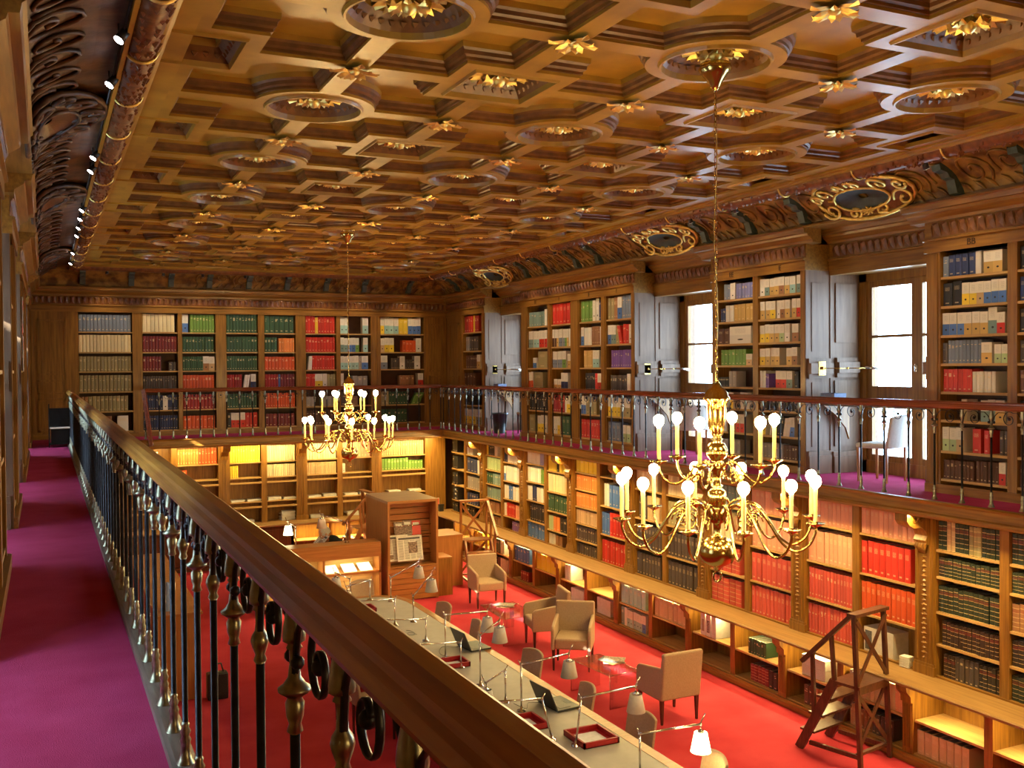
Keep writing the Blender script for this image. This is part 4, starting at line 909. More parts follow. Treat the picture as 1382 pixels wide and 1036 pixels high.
# ================================================================ spot lamps on the left cove
sy = [6.5, 7.55, 10.2, 10.9, 13.6, 14.4, 15.3, 16.2, 18.6, 20.4]
bl = MB().lathe([(.010, .10), (.028, .08), (.034, .0)], seg=12).mesh('lamp_body', ['black'])
ln = MB().lathe([(.032, -.001), (.002, -.001)], seg=12).mesh('lens', ['spotface'])
ln2 = MB().lathe([(.032, -.001), (.002, -.001)], seg=12).mesh('lens', ['dimlens'])
def spot(p, d, label, e, size=60, group='spot lamps by the cove'):
    t = thing('spot_lamp', label, 'spot lamp', p, 0, group); p = Vector(p); d = Vector(d).normalized()
    MB().tube([(0, 0, .10), (.0, 0, .05), tuple(-d*.08)], .007, 5).build('stem', 'black', t)
    q = (-d).to_track_quat('Z', 'X')
    for nm, me in (('lamp_body', bl), ('lens', ln if p.x < 1 else ln2)):
        o = link(nm, me, t); o.rotation_mode = 'QUATERNION'; o.rotation_quaternion = q
    l = bpy.data.lights.new('spot', 'SPOT'); l.energy = e; l.color = (1, .78, .48); l.spot_size = math.radians(size); l.spot_blend = .8; l.shadow_soft_size = .04
    o = bpy.data.objects.new('spot', l); COL.objects.link(o); o.location = p+d*.03; o.rotation_mode = 'QUATERNION'; o.rotation_quaternion = q
for i, y in enumerate(sy): spot((.44+.004*i, y, ZC-.15), (-.55, -.25, -.8), 'small white spot lamp on the dark rod by the carved cove, %s from the viewer' % ORD[i], E_SPOT*.25, 50)
for i, y in enumerate((6.0, 7.4, 10.5, 11.5, 14.6, 15.6, 16.7, 17.7, 21.0)): spot((8.27, y, ZC-.15), (.42, 0, -.95), 'tiny spot lamp under the cove of the window side, %s from the viewer' % ORD[i], E_SPOT, 80, 'spot lamps over the window side')
for i, x in enumerate((1.2, 2.3, 3.1, 4.0, 4.9, 5.8, 6.7, 7.8)): spot((x, 21.96, ZC-.17), (0, .42, -.95), 'tiny spot lamp over the end-wall bookcases, %s from left' % ORD[i], E_SPOT*1.1, 80, 'spot lamps over the end wall')
tag(MB().tube([(.475, 5.0, ZC-.075), (.475, 21.3, ZC-.075)], .009, 6).build('lamp_rod', 'black'), 'dark rod along the left cove carrying the spot lamps', 'rod')
# ================================================================ furniture
def bev(o, w_=.015, n=2):
    m_ = o.modifiers.new('bevel', 'BEVEL'); m_.width = w_; m_.segments = n; m_.limit_method = 'ANGLE'; return o
def taper_leg(x, y, z, w0, w1, sx=0, sy_=0):
    b = MB(); V = [(x+sx+a*w1, y+sy_+c*w1, 0) for a, c in ((-1, -1), (1, -1), (1, 1), (-1, 1))]+[(x+a*w0, y+c*w0, z) for a, c in ((-1, -1), (1, -1), (1, 1), (-1, 1))]
    b.faces(V, [(0, 3, 2, 1), (4, 5, 6, 7), (0, 1, 5, 4), (1, 2, 6, 5), (2, 3, 7, 6), (3, 0, 4, 7)]); return b
def armchair(loc, rz, label):      # faces local -y
    t = thing('armchair', label, 'armchair', loc, rz, 'taupe armchairs')
    bev(Bx(-.235, .235, -.27, .25, .30, .455).build('seat', 'fabric', t), .03, 3)
    b = MB().prism([(-.285, .20, .29), (-.285, .27, .29), (-.285, .335, .87), (-.285, .27, .87)], (.57, 0, 0)); bev(b.build('backrest', 'fabric', t), .025, 3)
    for s in (-1, 1):
        x = s*.235 if s > 0 else -.285
        b = MB().prism([(x, -.28, .29), (x, -.28, .58), (x, -.24, .62), (x, .0, .655), (x, .27, .69), (x, .24, .29)], (.05, 0, 0)); bev(b.build('armrest', 'fabric', t), .018, 3)
    for x in (-.25, .25):
        for y in (-.24, .23): taper_leg(x, y, .30, .022, .012).build('leg', 'leg', t)
armchair((6.84, 10.03, 0), pi, 'armchair nearest the near ladder, its back to the viewer, sun on its seat')
armchair((6.78, 12.32, 0), -.62, 'armchair facing the viewer beside the magazine table, in front of another')
armchair((6.90, 13.42, 0), -pi/2-.2, 'armchair turned sideways, partly hidden behind another armchair')
armchair((7.16, 16.22, 0), -.10, 'farthest armchair, alone in front of the far ladder')
def side_chair(loc, rz, label, fab='fabric', leg='leg', grp='low chairs along the reading table', H=.80, cat='chair', wd=.21):
    t = thing('chair', label, cat, loc, rz, grp)
    bev(Bx(-wd, wd, -.22, .20, .41, .47).build('seat', fab, t), .02)
    b = MB(); N = 8; V = []
    for i in range(N+1):
        a = (i/N-.5); x = a*2*wd; cv_ = -.05*(1-4*a*a)
        for z, dy in ((.42, 0), (H-.02-.06*a*a*2, .06)): V += [(x, .20+dy+cv_*-1-.03, z), (x, .235+dy+cv_*-1-.03, z)]
    F = []
    for i in range(N):
        k = i*4; F += [(k, k+4, k+6, k+2), (k+1, k+3, k+7, k+5), (k+2, k+6, k+7, k+3), (k, k+1, k+5, k+4)]
    F += [(0, 2, 3, 1), (N*4, N*4+1, N*4+3, N*4+2)]
    b.faces(V, F); bev(b.build('backrest', fab, t), .01)
    for x in (-wd+.025, wd-.025):
        for y in (-.19, .18): taper_leg(x, y, .42, .016, .011).build('leg', leg, t)
    return t
for i, (x, y, lab) in enumerate([(5.22, 13.65, 'beside the second lamp from the far end'), (5.24, 12.56, 'behind the farther laptop'), (5.30, 10.85, 'between the two laptops'), (5.24, 9.46, 'beside the nearer laptop'), (5.30, 8.38, 'beside the large red tray'), (5.30, 7.25, 'half hidden by the lit table lamp')]):
    side_chair((x-.12, y, 0), -pi/2+.15*((-1)**i), 'low taupe chair back at the table edge, '+lab)
side_chair((4.75, 15.55, 0), pi*.06, 'low grey chair at the rounded table end by the reception desk')
side_chair((3.4, 11.0, 0), pi/2, 'low taupe chair on the hidden side of the reading table')
# reading table
t = thing('reading_table', 'long pale grey reading table with a wooden rim and rounded far end', 'table', (4.35, 9, 0))
def tab(hw, e):
    pts = [(hw, -7.0), (hw, 4.9)]
    for k in range(1, 24): a = pi*k/24; pts.append((hw*math.copysign(abs(cos(a))**.8, cos(a)), 4.9+(.88-e)*sin(a)**.8))
    return pts+[(-hw, 4.9), (-hw, -7.0)]
MB().prism([(x, y, .712) for x, y in tab(.57, .11)], (0, 0, .03)).build('top', 'table', t)
o_, i_ = tab(.68, 0), tab(.57, .11); b = MB(); n = len(o_)
V = [(x, y, .745) for x, y in o_]+[(x, y, .745) for x, y in i_]+[(x, y, .66) for x, y in o_]
b.faces(V, [(i, i+1, n+i+1, n+i) for i in range(n-1)]+[(2*n+i, 2*n+i+1, i+1, i) for i in range(n-1)]); b.build('rim', 'veneer_x', t)
for y in (-6, -3, 0, 3, 5): Bx(-.45, .45, y-.03, y+.03, 0, .70).build('leg_panel', 'veneer_z', t)
def lamp(x, y, z, elbow, head, label, lit=False, tilt=0, grp='table lamps', rz=0):
    """elbow height; head = (horizontal reach, extra height)"""
    t = thing('table_lamp', label, 'lamp', (x, y, z), rz, grp); ex = tilt
    MB().lathe([(.045, 0), (.045, .012), (.014, .016), (.012, .05)], seg=16).build('base', 'chrome', t)
    MB().tube([(0, 0, .02), (ex, 0, elbow)], .0095, 8).build('post', 'chrome', t)
    hx, hz = ex+head[0], elbow+head[1]
    b = MB().tube([(ex, 0, elbow), (hx, 0, hz)], .010, 8); b.tube([(ex-.03*math.copysign(1, head[0]), 0, elbow+.05), (ex, 0, elbow)], .006, 6); b.ball((ex, 0, elbow), .016); b.tube([(hx-.015, 0, hz-.01), (hx+.05*math.copysign(1, head[0]), 0, hz+.09)], .006, 6); b.ball((hx, 0, hz), .015)
    b.build('arm', 'chrome', t)
    sd = MB().lathe([(.012, -.05), (.030, -.06), (.034, -.085)], (hx, 0, hz), 16); sd.tube([(hx, 0, hz), (hx, 0, hz-.06)], .006, 6); sd.build('lamp_holder', 'chrome', t)
    s2 = MB()
    V = []; seg = 20
    for r, zz in ((.058, -.075), (.092, -.245), (.090, -.245), (.056, -.075)):
        for k in range(seg): V.append((hx+r*cos(2*pi*k/seg), r*sin(2*pi*k/seg), hz+zz))
    s2.faces(V, [(i*seg+k, i*seg+(k+1) % seg, (i+1)*seg+(k+1) % seg, (i+1)*seg+k) for i in range(3) for k in range(seg)], 0, True)
    s2.build('shade', 'litshade' if lit else 'shade', t)
    if lit:
        l = bpy.data.lights.new('lamp_light', 'POINT'); l.energy = 12; l.color = WARM; l.shadow_soft_size = .03
        o = bpy.data.objects.new('lamp_light', l); COL.objects.link(o); o.parent = t; o.location = (hx, 0, hz-.18)
    return t
TZ = .745
lamp(4.60, 7.18, TZ, .36, (.64, -.02), 'lit table lamp with a glowing shade at the bottom edge, nearest', True)
lamp(4.43, 8.01, TZ, .44, (.60, .02), 'unlit table lamp rising from the red tray, shade over the rim', tilt=.06)
lamp(4.38, 9.07, TZ, .48, (.56, .04), 'unlit table lamp beside the nearer laptop, shade before the armchair')
lamp(4.33, 10.01, TZ, .56, (.24, .14), 'unlit table lamp with steep arm between the two laptops')
lamp(4.36, 11.14, TZ, .53, (.56, -.02), 'unlit table lamp beside the farther laptop, arm stretched level')
lamp(4.60, 12.96, TZ, .36, (.27, .28), 'unlit table lamp with short steep arm near the rounded end')
lamp(4.70, 14.25, TZ, .36, (.45, .20), 'unlit table lamp at the rounded end, arm raised before the newspaper stand')
lamp(4.45, 14.5, TZ, .30, (-.36, -.06), 'unlit table lamp at the rounded end, arm turned away from the windows')
lamp(4.20, 14.72, TZ, .30, (-.22, .12), 'unlit table lamp farthest along the table, small shade by the handrail')
lamp(4.31, 12.9, TZ, .36, (-.56, .03), 'table lamp with a level arm disappearing behind the handrail, second red tray')
lamp(4.42, 11.98, TZ, .28, (-.62, .06), 'table lamp with a yellowish arm reaching behind the handrail')
lamp(4.39, 10.72, TZ, .30, (-.60, .04), 'table lamp over the small red tray, arm behind the handrail')
lamp(4.35, 9.39, TZ, .34, (-.22, -.10), 'table lamp whose white shade touches the handrail')
lamp(4.30, 8.25, TZ, .40, (-.5, .05), 'tilted table lamp beside the large red tray, arm hidden', tilt=-.10)
def laptop(x, y, label, rz=0):
    t = thing('laptop', label, 'laptop', (x, y, TZ), rz, 'black laptops')
    b = Bx(-.14, .14, -.19, .19, .004, .024).build('base', 'black', t); Bx(-.09, .04, -.15, .15, .024, .027).build('keyboard', 'iron', b); Bx(.06, .12, -.05, .05, .0241, .0255).build('touchpad', 'ink', b)
    s_ = MB().prism([(-.14, -.19, .024), (-.24, -.19, .255), (-.248, -.19, .252), (-.150, -.19, .020)], (0, .38, 0)).build('screen', 'black', t)
laptop(4.81, 9.05, 'open black laptop nearer the viewer, beside the large red tray', .1); laptop(4.86, 11.42, 'open black laptop farther along the reading table', .1)
def tray(x, y, w_, d_, label, rz=0, h=.055):
    t = thing('tray', label, 'tray', (x, y, TZ), rz, 'red paper trays'); w_, d_ = w_/2, d_/2
    b = Bx(-w_, w_, -d_, d_, 0, .008)
    for q in ((-w_, w_, -d_, -d_+.02), (-w_, w_, d_-.02, d_), (-w_, -w_+.02, -d_, d_), (w_-.02, w_, -d_, d_)): b.box(*q, .0, h)
    b.build('box', 'redbox', t); Bx(-w_+.06, w_-.07, -d_+.07, d_-.07, .008, .014).build('paper', 'white', t)
tray(4.64, 8.09, .38, .40, 'large open red tray with white slips, nearest the viewer'); tray(4.26, 8.70, .30, .36, 'red tray with slips peeping out above the handrail by the laptop')
tray(4.36, 10.86, .30, .30, 'small red tray under the middle lamps'); tray(4.20, 13.9, .24, .30, 'small dark red tray at the far end of the table')
tag(MB().tube(cr([(4.66, 9.2, TZ+.006), (4.55, 9.25, TZ+.006), (4.45, 9.1, TZ+.006), (4.40, 9.3, TZ+.006)], 5), .003, 5).build('cable', 'black'), 'thin black cable behind the nearer laptop', 'cable')
tag(MB().tube(cr([(4.70, 11.5, TZ+.006), (4.5, 11.6, TZ+.006), (4.36, 11.3, TZ+.006), (4.5, 11.1, TZ+.006), (4.62, 11.25, TZ+.006)], 5), .003, 5).build('cable', 'black'), 'looping black cable behind the farther laptop', 'cable')
tag(MB().tube(cr([(4.36+.05*cos(k), 12.3+.1*sin(k)+.02*k, TZ+.006) for k in range(9)], 4), .003, 5).build('cable', 'black'), 'curled black cable on the empty table stretch', 'cable')
# acrylic tables with magazines
def acrylic(x, y, w_, l_, label, rz=0):
    t = thing('side_table', label, 'table', (x, y, 0), rz, 'clear acrylic side tables'); z = .42
    Bx(-w_/2, w_/2, -l_/2, l_/2, z-.012, z).build('top', 'acrylic', t)
    for s in (-1, 1): Bx(-w_/2, w_/2, s*l_/2-.012, s*l_/2, 0, z-.012).build('leg_panel', 'acrylic', t)
    ed_ = MB()
    for s in (-1, 1):
        ed_.tube([(-w_/2, s*l_/2, 0), (-w_/2, s*l_/2, z), (-w_/2, 0, z)], .004, 5); ed_.tube([(w_/2, s*l_/2, z), (w_/2, 0, z)], .004, 5); ed_.tube([(-w_/2, s*l_/2, z), (w_/2, s*l_/2, z)], .004, 5)
    ed_.build('edge', 'chrome', t)
acrylic(6.50, 10.98, .46, .85, 'clear acrylic side table with magazines beside the nearest armchair', .1); acrylic(6.62, 14.15, .58, .98, 'clear acrylic side table with magazines before the farthest armchair', -.05)
PMAT = ['white', 'photo', 'veneer_x', 'ink', 'photo']
for (cx_, cy_, tx) in ((6.66, 11.05, 'nearer'), (6.66, 14.4, 'farther')):
    for i in range(5):
        a = -.5+.35*i; x, y = cx_+.03*math.sin(i*2), cy_+.03*cos(i*2); b = MB(); ca, sa = cos(a), sin(a)
        b.obox((x-.105*ca+.14*sa, y-.105*sa-.14*ca, .421+.006*i), (.21*ca, .21*sa, 0), (-.28*sa, .28*ca, 0), (0, 0, .005))
        tag(b.build('magazine', PMAT[i]), 'magazine fanned on the %s acrylic table, %s from the bottom' % (tx, ORD[i]), 'magazine', 'magazines on the %s acrylic table' % tx)
# step ladders
def ladder(x, y, rz, mat, label, grp=None):
    t = thing('step_ladder', label, 'ladder', (x, y, 0), rz, grp); W = .27
    for s in (-1, 1):
        X = s*W
        MB().beam((X, -.34, 0), (X, -.26, 1.62), .045, .04, up=(1, 0, 0)).build('rear_post', mat, t)
        MB().beam((X, .44, 0), (X, -.02, .86), .10, .035, up=(1, 0, 0)).build('stringer', mat, t)
        MB().beam((X, .30, .10), (X, -.33, .12), .045, .03, up=(1, 0, 0)).build('brace', mat, t)
    for X in (-W,):
        MB().beam((X, -.24, 1.62), (X, .40, .98), .045, .045, up=(1, 0, 0)).build('handrail', mat, t)
        MB().beam((X, -.02, .86), (X, .02, 1.36), .04, .035, up=(1, 0, 0)).build('rail_post', mat, t)
        MB().beam((X, .24, .38), (X, .26, 1.12), .04, .035, up=(1, 0, 0)).build('rail_post', mat, t)
    MB().prism([(-W-.04, -.31, 1.60), (-W-.04, -.20, 1.60), (-W+.06, -.20, 1.55), (0, -.20, 1.60), (W-.06, -.20, 1.55), (W+.04, -.20, 1.60), (W+.04, -.31, 1.60)][:2]+[(W+.04, -.20, 1.60), (W+.04, -.31, 1.60)], (0, 0, .035)).build('top_board', mat, t)
    Bx(-W-.02, W+.02, -.34, .02, .84, .87).build('platform', mat, t); Bx(-W, W, -.33, -.30, .78, .84).build('apron', mat, t)
    for k, (yy, zz) in enumerate(((.33, .22), (.22, .43), (.11, .64))): Bx(-W, W, yy-.09, yy+.10, zz-.012, zz+.012).build('tread', mat, t)
    MB().beam((-W, -.30, .14), (W, -.30, .14), .04, .03).build('cross_rail', mat, t)
    for (a, c, z0, z1) in ((-1, 1, .18, .80), (1, -1, .18, .80), (-1, 1, .90, 1.56), (1, -1, .90, 1.56)): MB().beam((a*W, -.31, z0), (c*W, -.29, z1), .045, .018, up=(0, 1, 0)).build('brace', mat, t)
    return t
ladder(7.93, 8.17, .20, 'ladder', 'dark wooden library step ladder with handrail, nearest, before the red volumes', 'library step ladders')
ladder(7.72, 17.9, pi-.1, 'ladder2', 'brown wooden library step ladder behind the farthest armchair', 'library step ladders')
ladder(6.02, 20.6, pi/2+.1, 'ladder2', 'brown wooden library step ladder at the end wall behind the reader', 'library step ladders')
# ================================================================ newspaper stand, desk, reader
t = thing('newspaper_stand', 'tall veneered stand with a newspaper niche facing the room', 'stand', (6.1, 17.15, 0)); w_ = .49
Bx(-w_, -w_+.04, 0, 1.35, 0, 1.80).build('side_panel', 'veneer_z', t); Bx(w_-.04, w_, 0, 1.35, 0, 1.80).build('side_panel', 'veneer_z', t)
Bx(-w_, w_, 0, 1.35, 1.80, 1.85).build('top', 'veneertop', t); Bx(-w_, w_, -.004, .0, 1.80, 1.85).build('top_edge', 'veneer_x', t)
Bx(-w_+.04, w_-.04, 1.30, 1.33, 0, 1.8).build('back_panel', 'veneer_z', t)
for k in range(6): Bx(-w_+.04, w_-.04, .01, .03, .02+k*.10, .112+k*.10).build('plank', 'veneer_x', t)
for k in range(10): Bx(-w_+.04, w_-.04, .36, .38, .64+k*.115, .64+k*.115+.10).build('slat', 'veneer_x', t)
Bx(-w_+.04, w_-.04, .0, .38, .62, .64).build('shelf', 'veneer_x', t)
for z in (.80, 1.16, 1.34): MB().tube([(-w_+.04, .28, z), (w_-.04, .28, z)], .008, 6).build('rod', 'chrome', t)
def newspaper(x, y, z, wd, h, label, lean=.25, rz=0, pic=(.45, .8, .3, .75), hold=None):
    o = thing('newspaper', label, 'newspaper', (x, y, z), rz, 'newspapers in the stand' if not hold else None); b = MB()
    P = lambda u, v, e=0: (u*wd-wd/2, v*h*lean-e, v*h)
    b.poly([P(0, 0), P(1, 0), P(1, 1), P(0, 1)], 0); b.poly([P(0, 0, -.006), P(0, 1, -.006), P(1, 1, -.006), P(1, 0, -.006)], 0); b.poly([P(0, 1), P(1, 1), P(1, 1, -.006), P(0, 1, -.006)], 0); b.poly([P(0, 0), P(0, 1), P(0, 1, -.006), P(0, 0, -.006)], 0)
    b.poly([P(.08, .86, .001), P(.92, .86, .001), P(.92, .94, .001), P(.08, .94, .001)], 1)
    r = random.Random(7)
    for c_ in range(4):
        for k in range(14):
            v = .80-k*.055; u0 = .06+c_*.23
            if pic[0]-.05 < u0+.1 < pic[1] and pic[2] < v < pic[3]+.03: continue
            b.poly([P(u0, v, .001), P(u0+.19, v, .001), P(u0+.19, v+.018, .001), P(u0, v+.018, .001)], 1)
    b.poly([P(pic[0], pic[2], .0015), P(pic[1], pic[2], .0015), P(pic[1], pic[3], .0015), P(pic[0], pic[3], .0015)], 2)
    b.build('sheet', ['white', 'ink', 'photo'], o); return o
newspaper(6.08, 17.24, .72, .50, .44, 'front newspaper in the stand with a dark portrait picture'); newspaper(5.86, 17.30, .72, .44, .46, 'newspaper behind the front one, its left half showing in the stand', pic=(.1, .3, .1, .25)); newspaper(6.12, 17.36, .80, .44, .48, 'tallest newspaper at the back of the stand', pic=(.5, .7, .8, .9))
for i in range(3):
    o = Bx(-.09, .09, 0, .008, 0, .26).build('magazine', ('photo', 'photo', 'red')[i]); o.location = (5.92+.17*i, 17.42, 1.16+.02*(i % 2)); o.rotation_euler = (-.2, 0, 0)
    Bx(-.06, .06, -.002, 0, .18, .23).build('cover_print', 'white', o); tag(o, ['dark magazine on the left of the upper rack', 'multicoloured magazine in the middle of the upper rack', 'red magazine on the right of the upper rack'][i], 'magazine', 'magazines in the stand')
t = thing('cabinet', 'veneered waist-high cabinet between the newspaper stand and the far ladder', 'cabinet', (7.03, 17.95, 0))
Bx(-.38, .38, 0, .75, 0, .98).build('body', 'veneer_z', t); Bx(-.39, .39, -.01, .76, .98, 1.0).build('top', 'veneer_x', t)
t = thing('cabinet', 'low dark veneered box against the side of the newspaper stand', 'cabinet', (6.76, 17.25, 0))
Bx(-.15, .15, 0, .5, 0, .70).build('body', 'oak_z', t); Bx(-.15, .15, 0, .5, .70, .72).build('top', 'veneer_x', t)
o = MB().ball((0, 0, .035), .10, 0, 12, 6, (1, .7, .35)).build('red_lamp', 'redled'); o.location = (6.86, 18.35, 1.0); tag(o, 'small glowing red lamp on the waist-high cabinet', 'lamp')
t = thing('reception_desk', 'veneered reception desk with lit open shelves facing the reading table', 'desk', (4.45, 17.25, 0))
Bx(-1.1, 1.06, 0, .40, 1.08, 1.12).build('top', 'veneer_x', t); Bx(-1.1, 1.06, -.01, .02, .86, 1.08).build('fascia', 'veneer_x', t)
for x in (-1.1, -.02, 1.02): Bx(x, x+.04, 0, .40, 0, 1.08).build('side_panel', 'veneer_z', t)
Bx(-1.1, 1.06, .38, .40, 0, 1.08).build('back_panel', 'pale_x', t)
for z in (.10, .56): Bx(-1.1, 1.06, 0, .38, z, z+.04).build('shelf', 'veneer_x', t)
Bx(-1.1, 1.06, .40, 1.5, .70, .74).build('worktop', 'veneer_x', t)
for x0 in (-1.06, .02): area('shelf_lamp', (4.45+x0+.5, 17.36, .85), (0, 0, 0), .8, .08, 9, (1, .8, .4)); area('shelf_lamp', (4.45+x0+.5, 17.36, .55), (0, 0, 0), .8, .08, 5, (1, .8, .4))
for i, (x, z) in enumerate(((4.62, .60), (4.95, .60), (5.25, .60), (4.2, .60), (4.7, .14), (5.1, .14))):
    b = MB().obox((x-.12, 17.28, z), (.24, 0, 0), (0, .28, .10), (0, 0, .012)); tag(b.build('leaflets', 'white'), 'white leaflets on the lit desk shelf, %s' % ['second on the upper shelf', 'third on the upper shelf', 'last on the upper shelf by the stand', 'first on the upper shelf', 'first on the lower shelf', 'second on the lower shelf'][i], 'papers', 'leaflets in the desk')
lamp(4.93, 17.45, 1.12, .36, (-.46, .18), 'unlit lamp on the reception desk, shade just above the reader', grp='desk lamps')
lamp(4.25, 18.55, .74, .56, (-.14, .10), 'lit lamp with glowing shade before the dark cupboard doors', True, grp='desk lamps')
# the reader: one continuous body grown over a skeleton
def skin_body(name, pts, edges, radii, mat, root=0, sub=2):
    me = bpy.data.meshes.new(name); me.from_pydata(pts, edges, []); me.materials.append(M[mat])
    o = bpy.data.objects.new(name, me); COL.objects.link(o); sk = o.modifiers.new('skin', 'SKIN'); sk.use_smooth_shade = True
    me.skin_vertices.new() if not me.skin_vertices else None
    for i, r in enumerate(radii):
        v = me.skin_vertices[0].data[i]; v.radius = (r, r) if not isinstance(r, tuple) else r; v.use_root = (i == root)
    s_ = o.modifiers.new('sub', 'SUBSURF'); s_.levels = sub; s_.render_levels = sub; return o
per = thing('person', 'seated grey-haired reader in a dark jacket bent over a newspaper behind the desk', 'person', (5.0, 18.25, 0))
P_ = [(.14, 0, .52), (.13, 0, .68), (.08, 0, .86), (-.02, 0, 1.01), (-.12, 0, 1.075), (-.19, 0, 1.11),            # pelvis..neck
      (-.04, -.19, 1.02), (-.18, -.25, .80), (-.42, -.16, .78), (-.04, .19, 1.02), (-.18, .25, .80), (-.42, .16, .78),  # arms
      (-.08, -.10, .50), (-.46, -.12, .48), (-.44, -.12, .10), (-.56, -.12, .05), (-.08, .10, .50), (-.46, .12, .48), (-.44, .12, .10), (-.56, .12, .05)]
E_ = [(0, 1), (1, 2), (2, 3), (3, 4), (4, 5), (3, 6), (6, 7), (7, 8), (3, 9), (9, 10), (10, 11), (0, 12), (12, 13), (13, 14), (14, 15), (0, 16), (16, 17), (17, 18), (18, 19)]
R_ = [.15, .14, .15, .15, .075, .055, .075, .055, .040, .075, .055, .040, .085, .065, .05, .04, .085, .065, .05, .04]
o = skin_body('body', P_, E_, R_, 'suit'); o.parent = per
hd = MB(); hc = Vector((-.27, 0, 1.18))
prof = [(.02, -.125), (.055, -.10), (.07, -.05), (.075, .0), (.078, .05), (.062, .10), (.03, .122), (.004, .126)]
k = len(hd.v); hd.lathe(prof, (0, 0, 0), 16)
for i in range(k, len(hd.v)):
    x, y, z = hd.v[i]; x *= 1.22; x -= .02 if z < -.04 else 0
    if x < -.06 and abs(y) < .02 and -.05 < z < .02: x -= .025      # nose
    v = Matrix.Rotation(-.55, 3, 'Y') @ Vector((x, y, z)); hd.v[i] = tuple(hc+v)
o = hd.build('head', 'skin', per)
hr = MB(); k = 0; hr.lathe([(.082, -.03), (.090, .03), (.078, .09), (.045, .125), (.004, .135)], (0, 0, 0), 16)
for i in range(len(hr.v)):
    x, y, z = hr.v[i]; x = x*1.2+.018; v = Matrix.Rotation(-.55, 3, 'Y') @ Vector((x, y, z)); hr.v[i] = tuple(hc+v)
hr.build('hair', 'hair', per)
fc = MB()
for s in (-1, 1):
    fc.ball(tuple(hc+Matrix.Rotation(-.55, 3, 'Y') @ Vector((-.088, s*.032, -.005))), .010, 0, 8, 5); 
fc.build('eyes', 'white', per)
er = MB()
for s in (-1, 1): er.ball(tuple(hc+Matrix.Rotation(-.55, 3, 'Y') @ Vector((.0, s*.082, -.01))), .026, 0, 8, 5, (.8, .4, 1.2))
er.build('ears', 'skin', per)
for s in (-1, 1):
    pts = [(0, 0, 0), (-.05, 0, 0)]; ed_ = [(0, 1)]; rad = [.026, .03]
    for k in range(4):
        a = (-.028+.018*k); i = len(pts); pts += [(-.085, a, .0), (-.115-.004*(k in (1, 2)), a*1.1, -.012), (-.13, a*1.1, -.030)]; ed_ += [(1, i), (i, i+1), (i+1, i+2)]; rad += [.010, .009, .008]
    i = len(pts); pts += [(-.045, s*-.035, .005), (-.075, s*-.055, .0), (-.095, s*-.05, -.010)]; ed_ += [(1, i), (i, i+1), (i+1, i+2)]; rad += [.011, .010, .009]
    h = skin_body('hand', pts, ed_, rad, 'skin', 0, 1); h.parent = per; h.location = (-.43, s*.15, .78)
nw = newspaper(4.42, 18.25, .80, .52, .36, 'newspaper held open by the reader in the dark jacket', lean=.9, rz=-pi/2, hold=1)
side_chair((5.12, 18.25, 0), pi/2*-1, 'taupe chair under the reader at the reception desk', grp='desk chair')
# counter under the near gallery, bag
t = thing('cabinet', 'tall veneered cabinet glimpsed between the near balusters', 'cabinet', (1.55, 13.3, 0))
Bx(-.28, .24, 0, 4.6, 0, 1.10).build('body', 'veneer_z', t); Bx(-.30, .27, -.02, 4.6, 1.10, 1.13).build('top', 'veneer_x', t)
o = MB().lathe([(.10, 0), (.09, .02), (.05, .30), (.02, .36)], (0, 0, 0), 14).build('glass_cloche', 'blue'); o.location = (1.42, 13.6, 1.13); tag(o, 'bluish cone-shaped shade on the tall cabinet behind the balusters', 'lampshade')
o = bev(Bx(-.13, .13, -.08, .08, 0, .34).build('bag', 'black')); o.location = (1.98, 13.2, 0); MB().tube([(-.08, 0, .33), (-.05, 0, .45), (.05, 0, .45), (.08, 0, .33)], .01, 6).build('strap', 'black', o)
tag(o, 'black bag on the red carpet beside the tall cabinet', 'bag')
# ================================================================ gallery pieces
def wall_desk(s, a, b, n):
    t = thing('wall_desk', '%s wooden desk shelf fixed across %s' % ('fold-down', n), 'desk', (mx(s, 9.35), (a+b)/2, G), 0, 'window desks'); L = (b-a)/2-.08
    Bx(-.24, .30, -L, L, .90, .93).build('top', 'stone', t)
    for y in (-L+.04, L-.04): MB().prism([(-.22, y, .90), (.22, y, .90), (.22, y, .45), (.16, y, .60), (-.02, y, .78)] if s > 0 else [(.22, y, .90), (-.22, y, .90), (-.22, y, .45), (-.16, y, .60), (.02, y, .78)], (0, .03, 0)).build('bracket', 'oak_z', t)
wall_desk(1, *WIN[1], 'the near clear window with the white chair'); wall_desk(1, *WIN[2], 'the window behind the near chandelier'); wall_desk(1, *WIN[3], 'the far window bay with the bin')
wall_desk(-1, *WIN[1], 'the first window bay of the near gallery'); wall_desk(-1, *WIN[2], 'the second window bay of the near gallery')
side_chair((9.25, 8.95, G), pi+.25, 'off-white chair with thin legs on the gallery in the near window bay', 'fabric_w', 'veneer_z', 'gallery chairs', .84, wd=.24)
side_chair((9.25, 12.95, G), pi-.2, 'off-white chair on the gallery behind the near chandelier', 'fabric_w', 'veneer_z', 'gallery chairs', .84, wd=.24)
side_chair((9.35, 18.9, G), pi-.2, 'brown-backed chair beside the black bin on the gallery', 'fabric', 'leg', 'gallery chairs', .84)
o = Bx(-.10, .10, -.12, .12, 0, .13).build('card_box', 'blue'); o.location = (9.22, 9.74, G+.93); Bx(-.102, .102, -.122, .122, .095, .13).build('lid', 'blue', o); tag(o, 'pale blue box on the desk shelf under the brass wall lamp', 'box')
o = Bx(-.10, .10, -.12, .12, 0, .13).build('card_box', 'blue'); o.location = (9.22, 20.06, G+.93); Bx(-.102, .102, -.122, .122, .095, .13).build('lid', 'blue', o); tag(o, 'pale blue box on the far desk shelf above the bin', 'box')
o = MB(); seg = 18
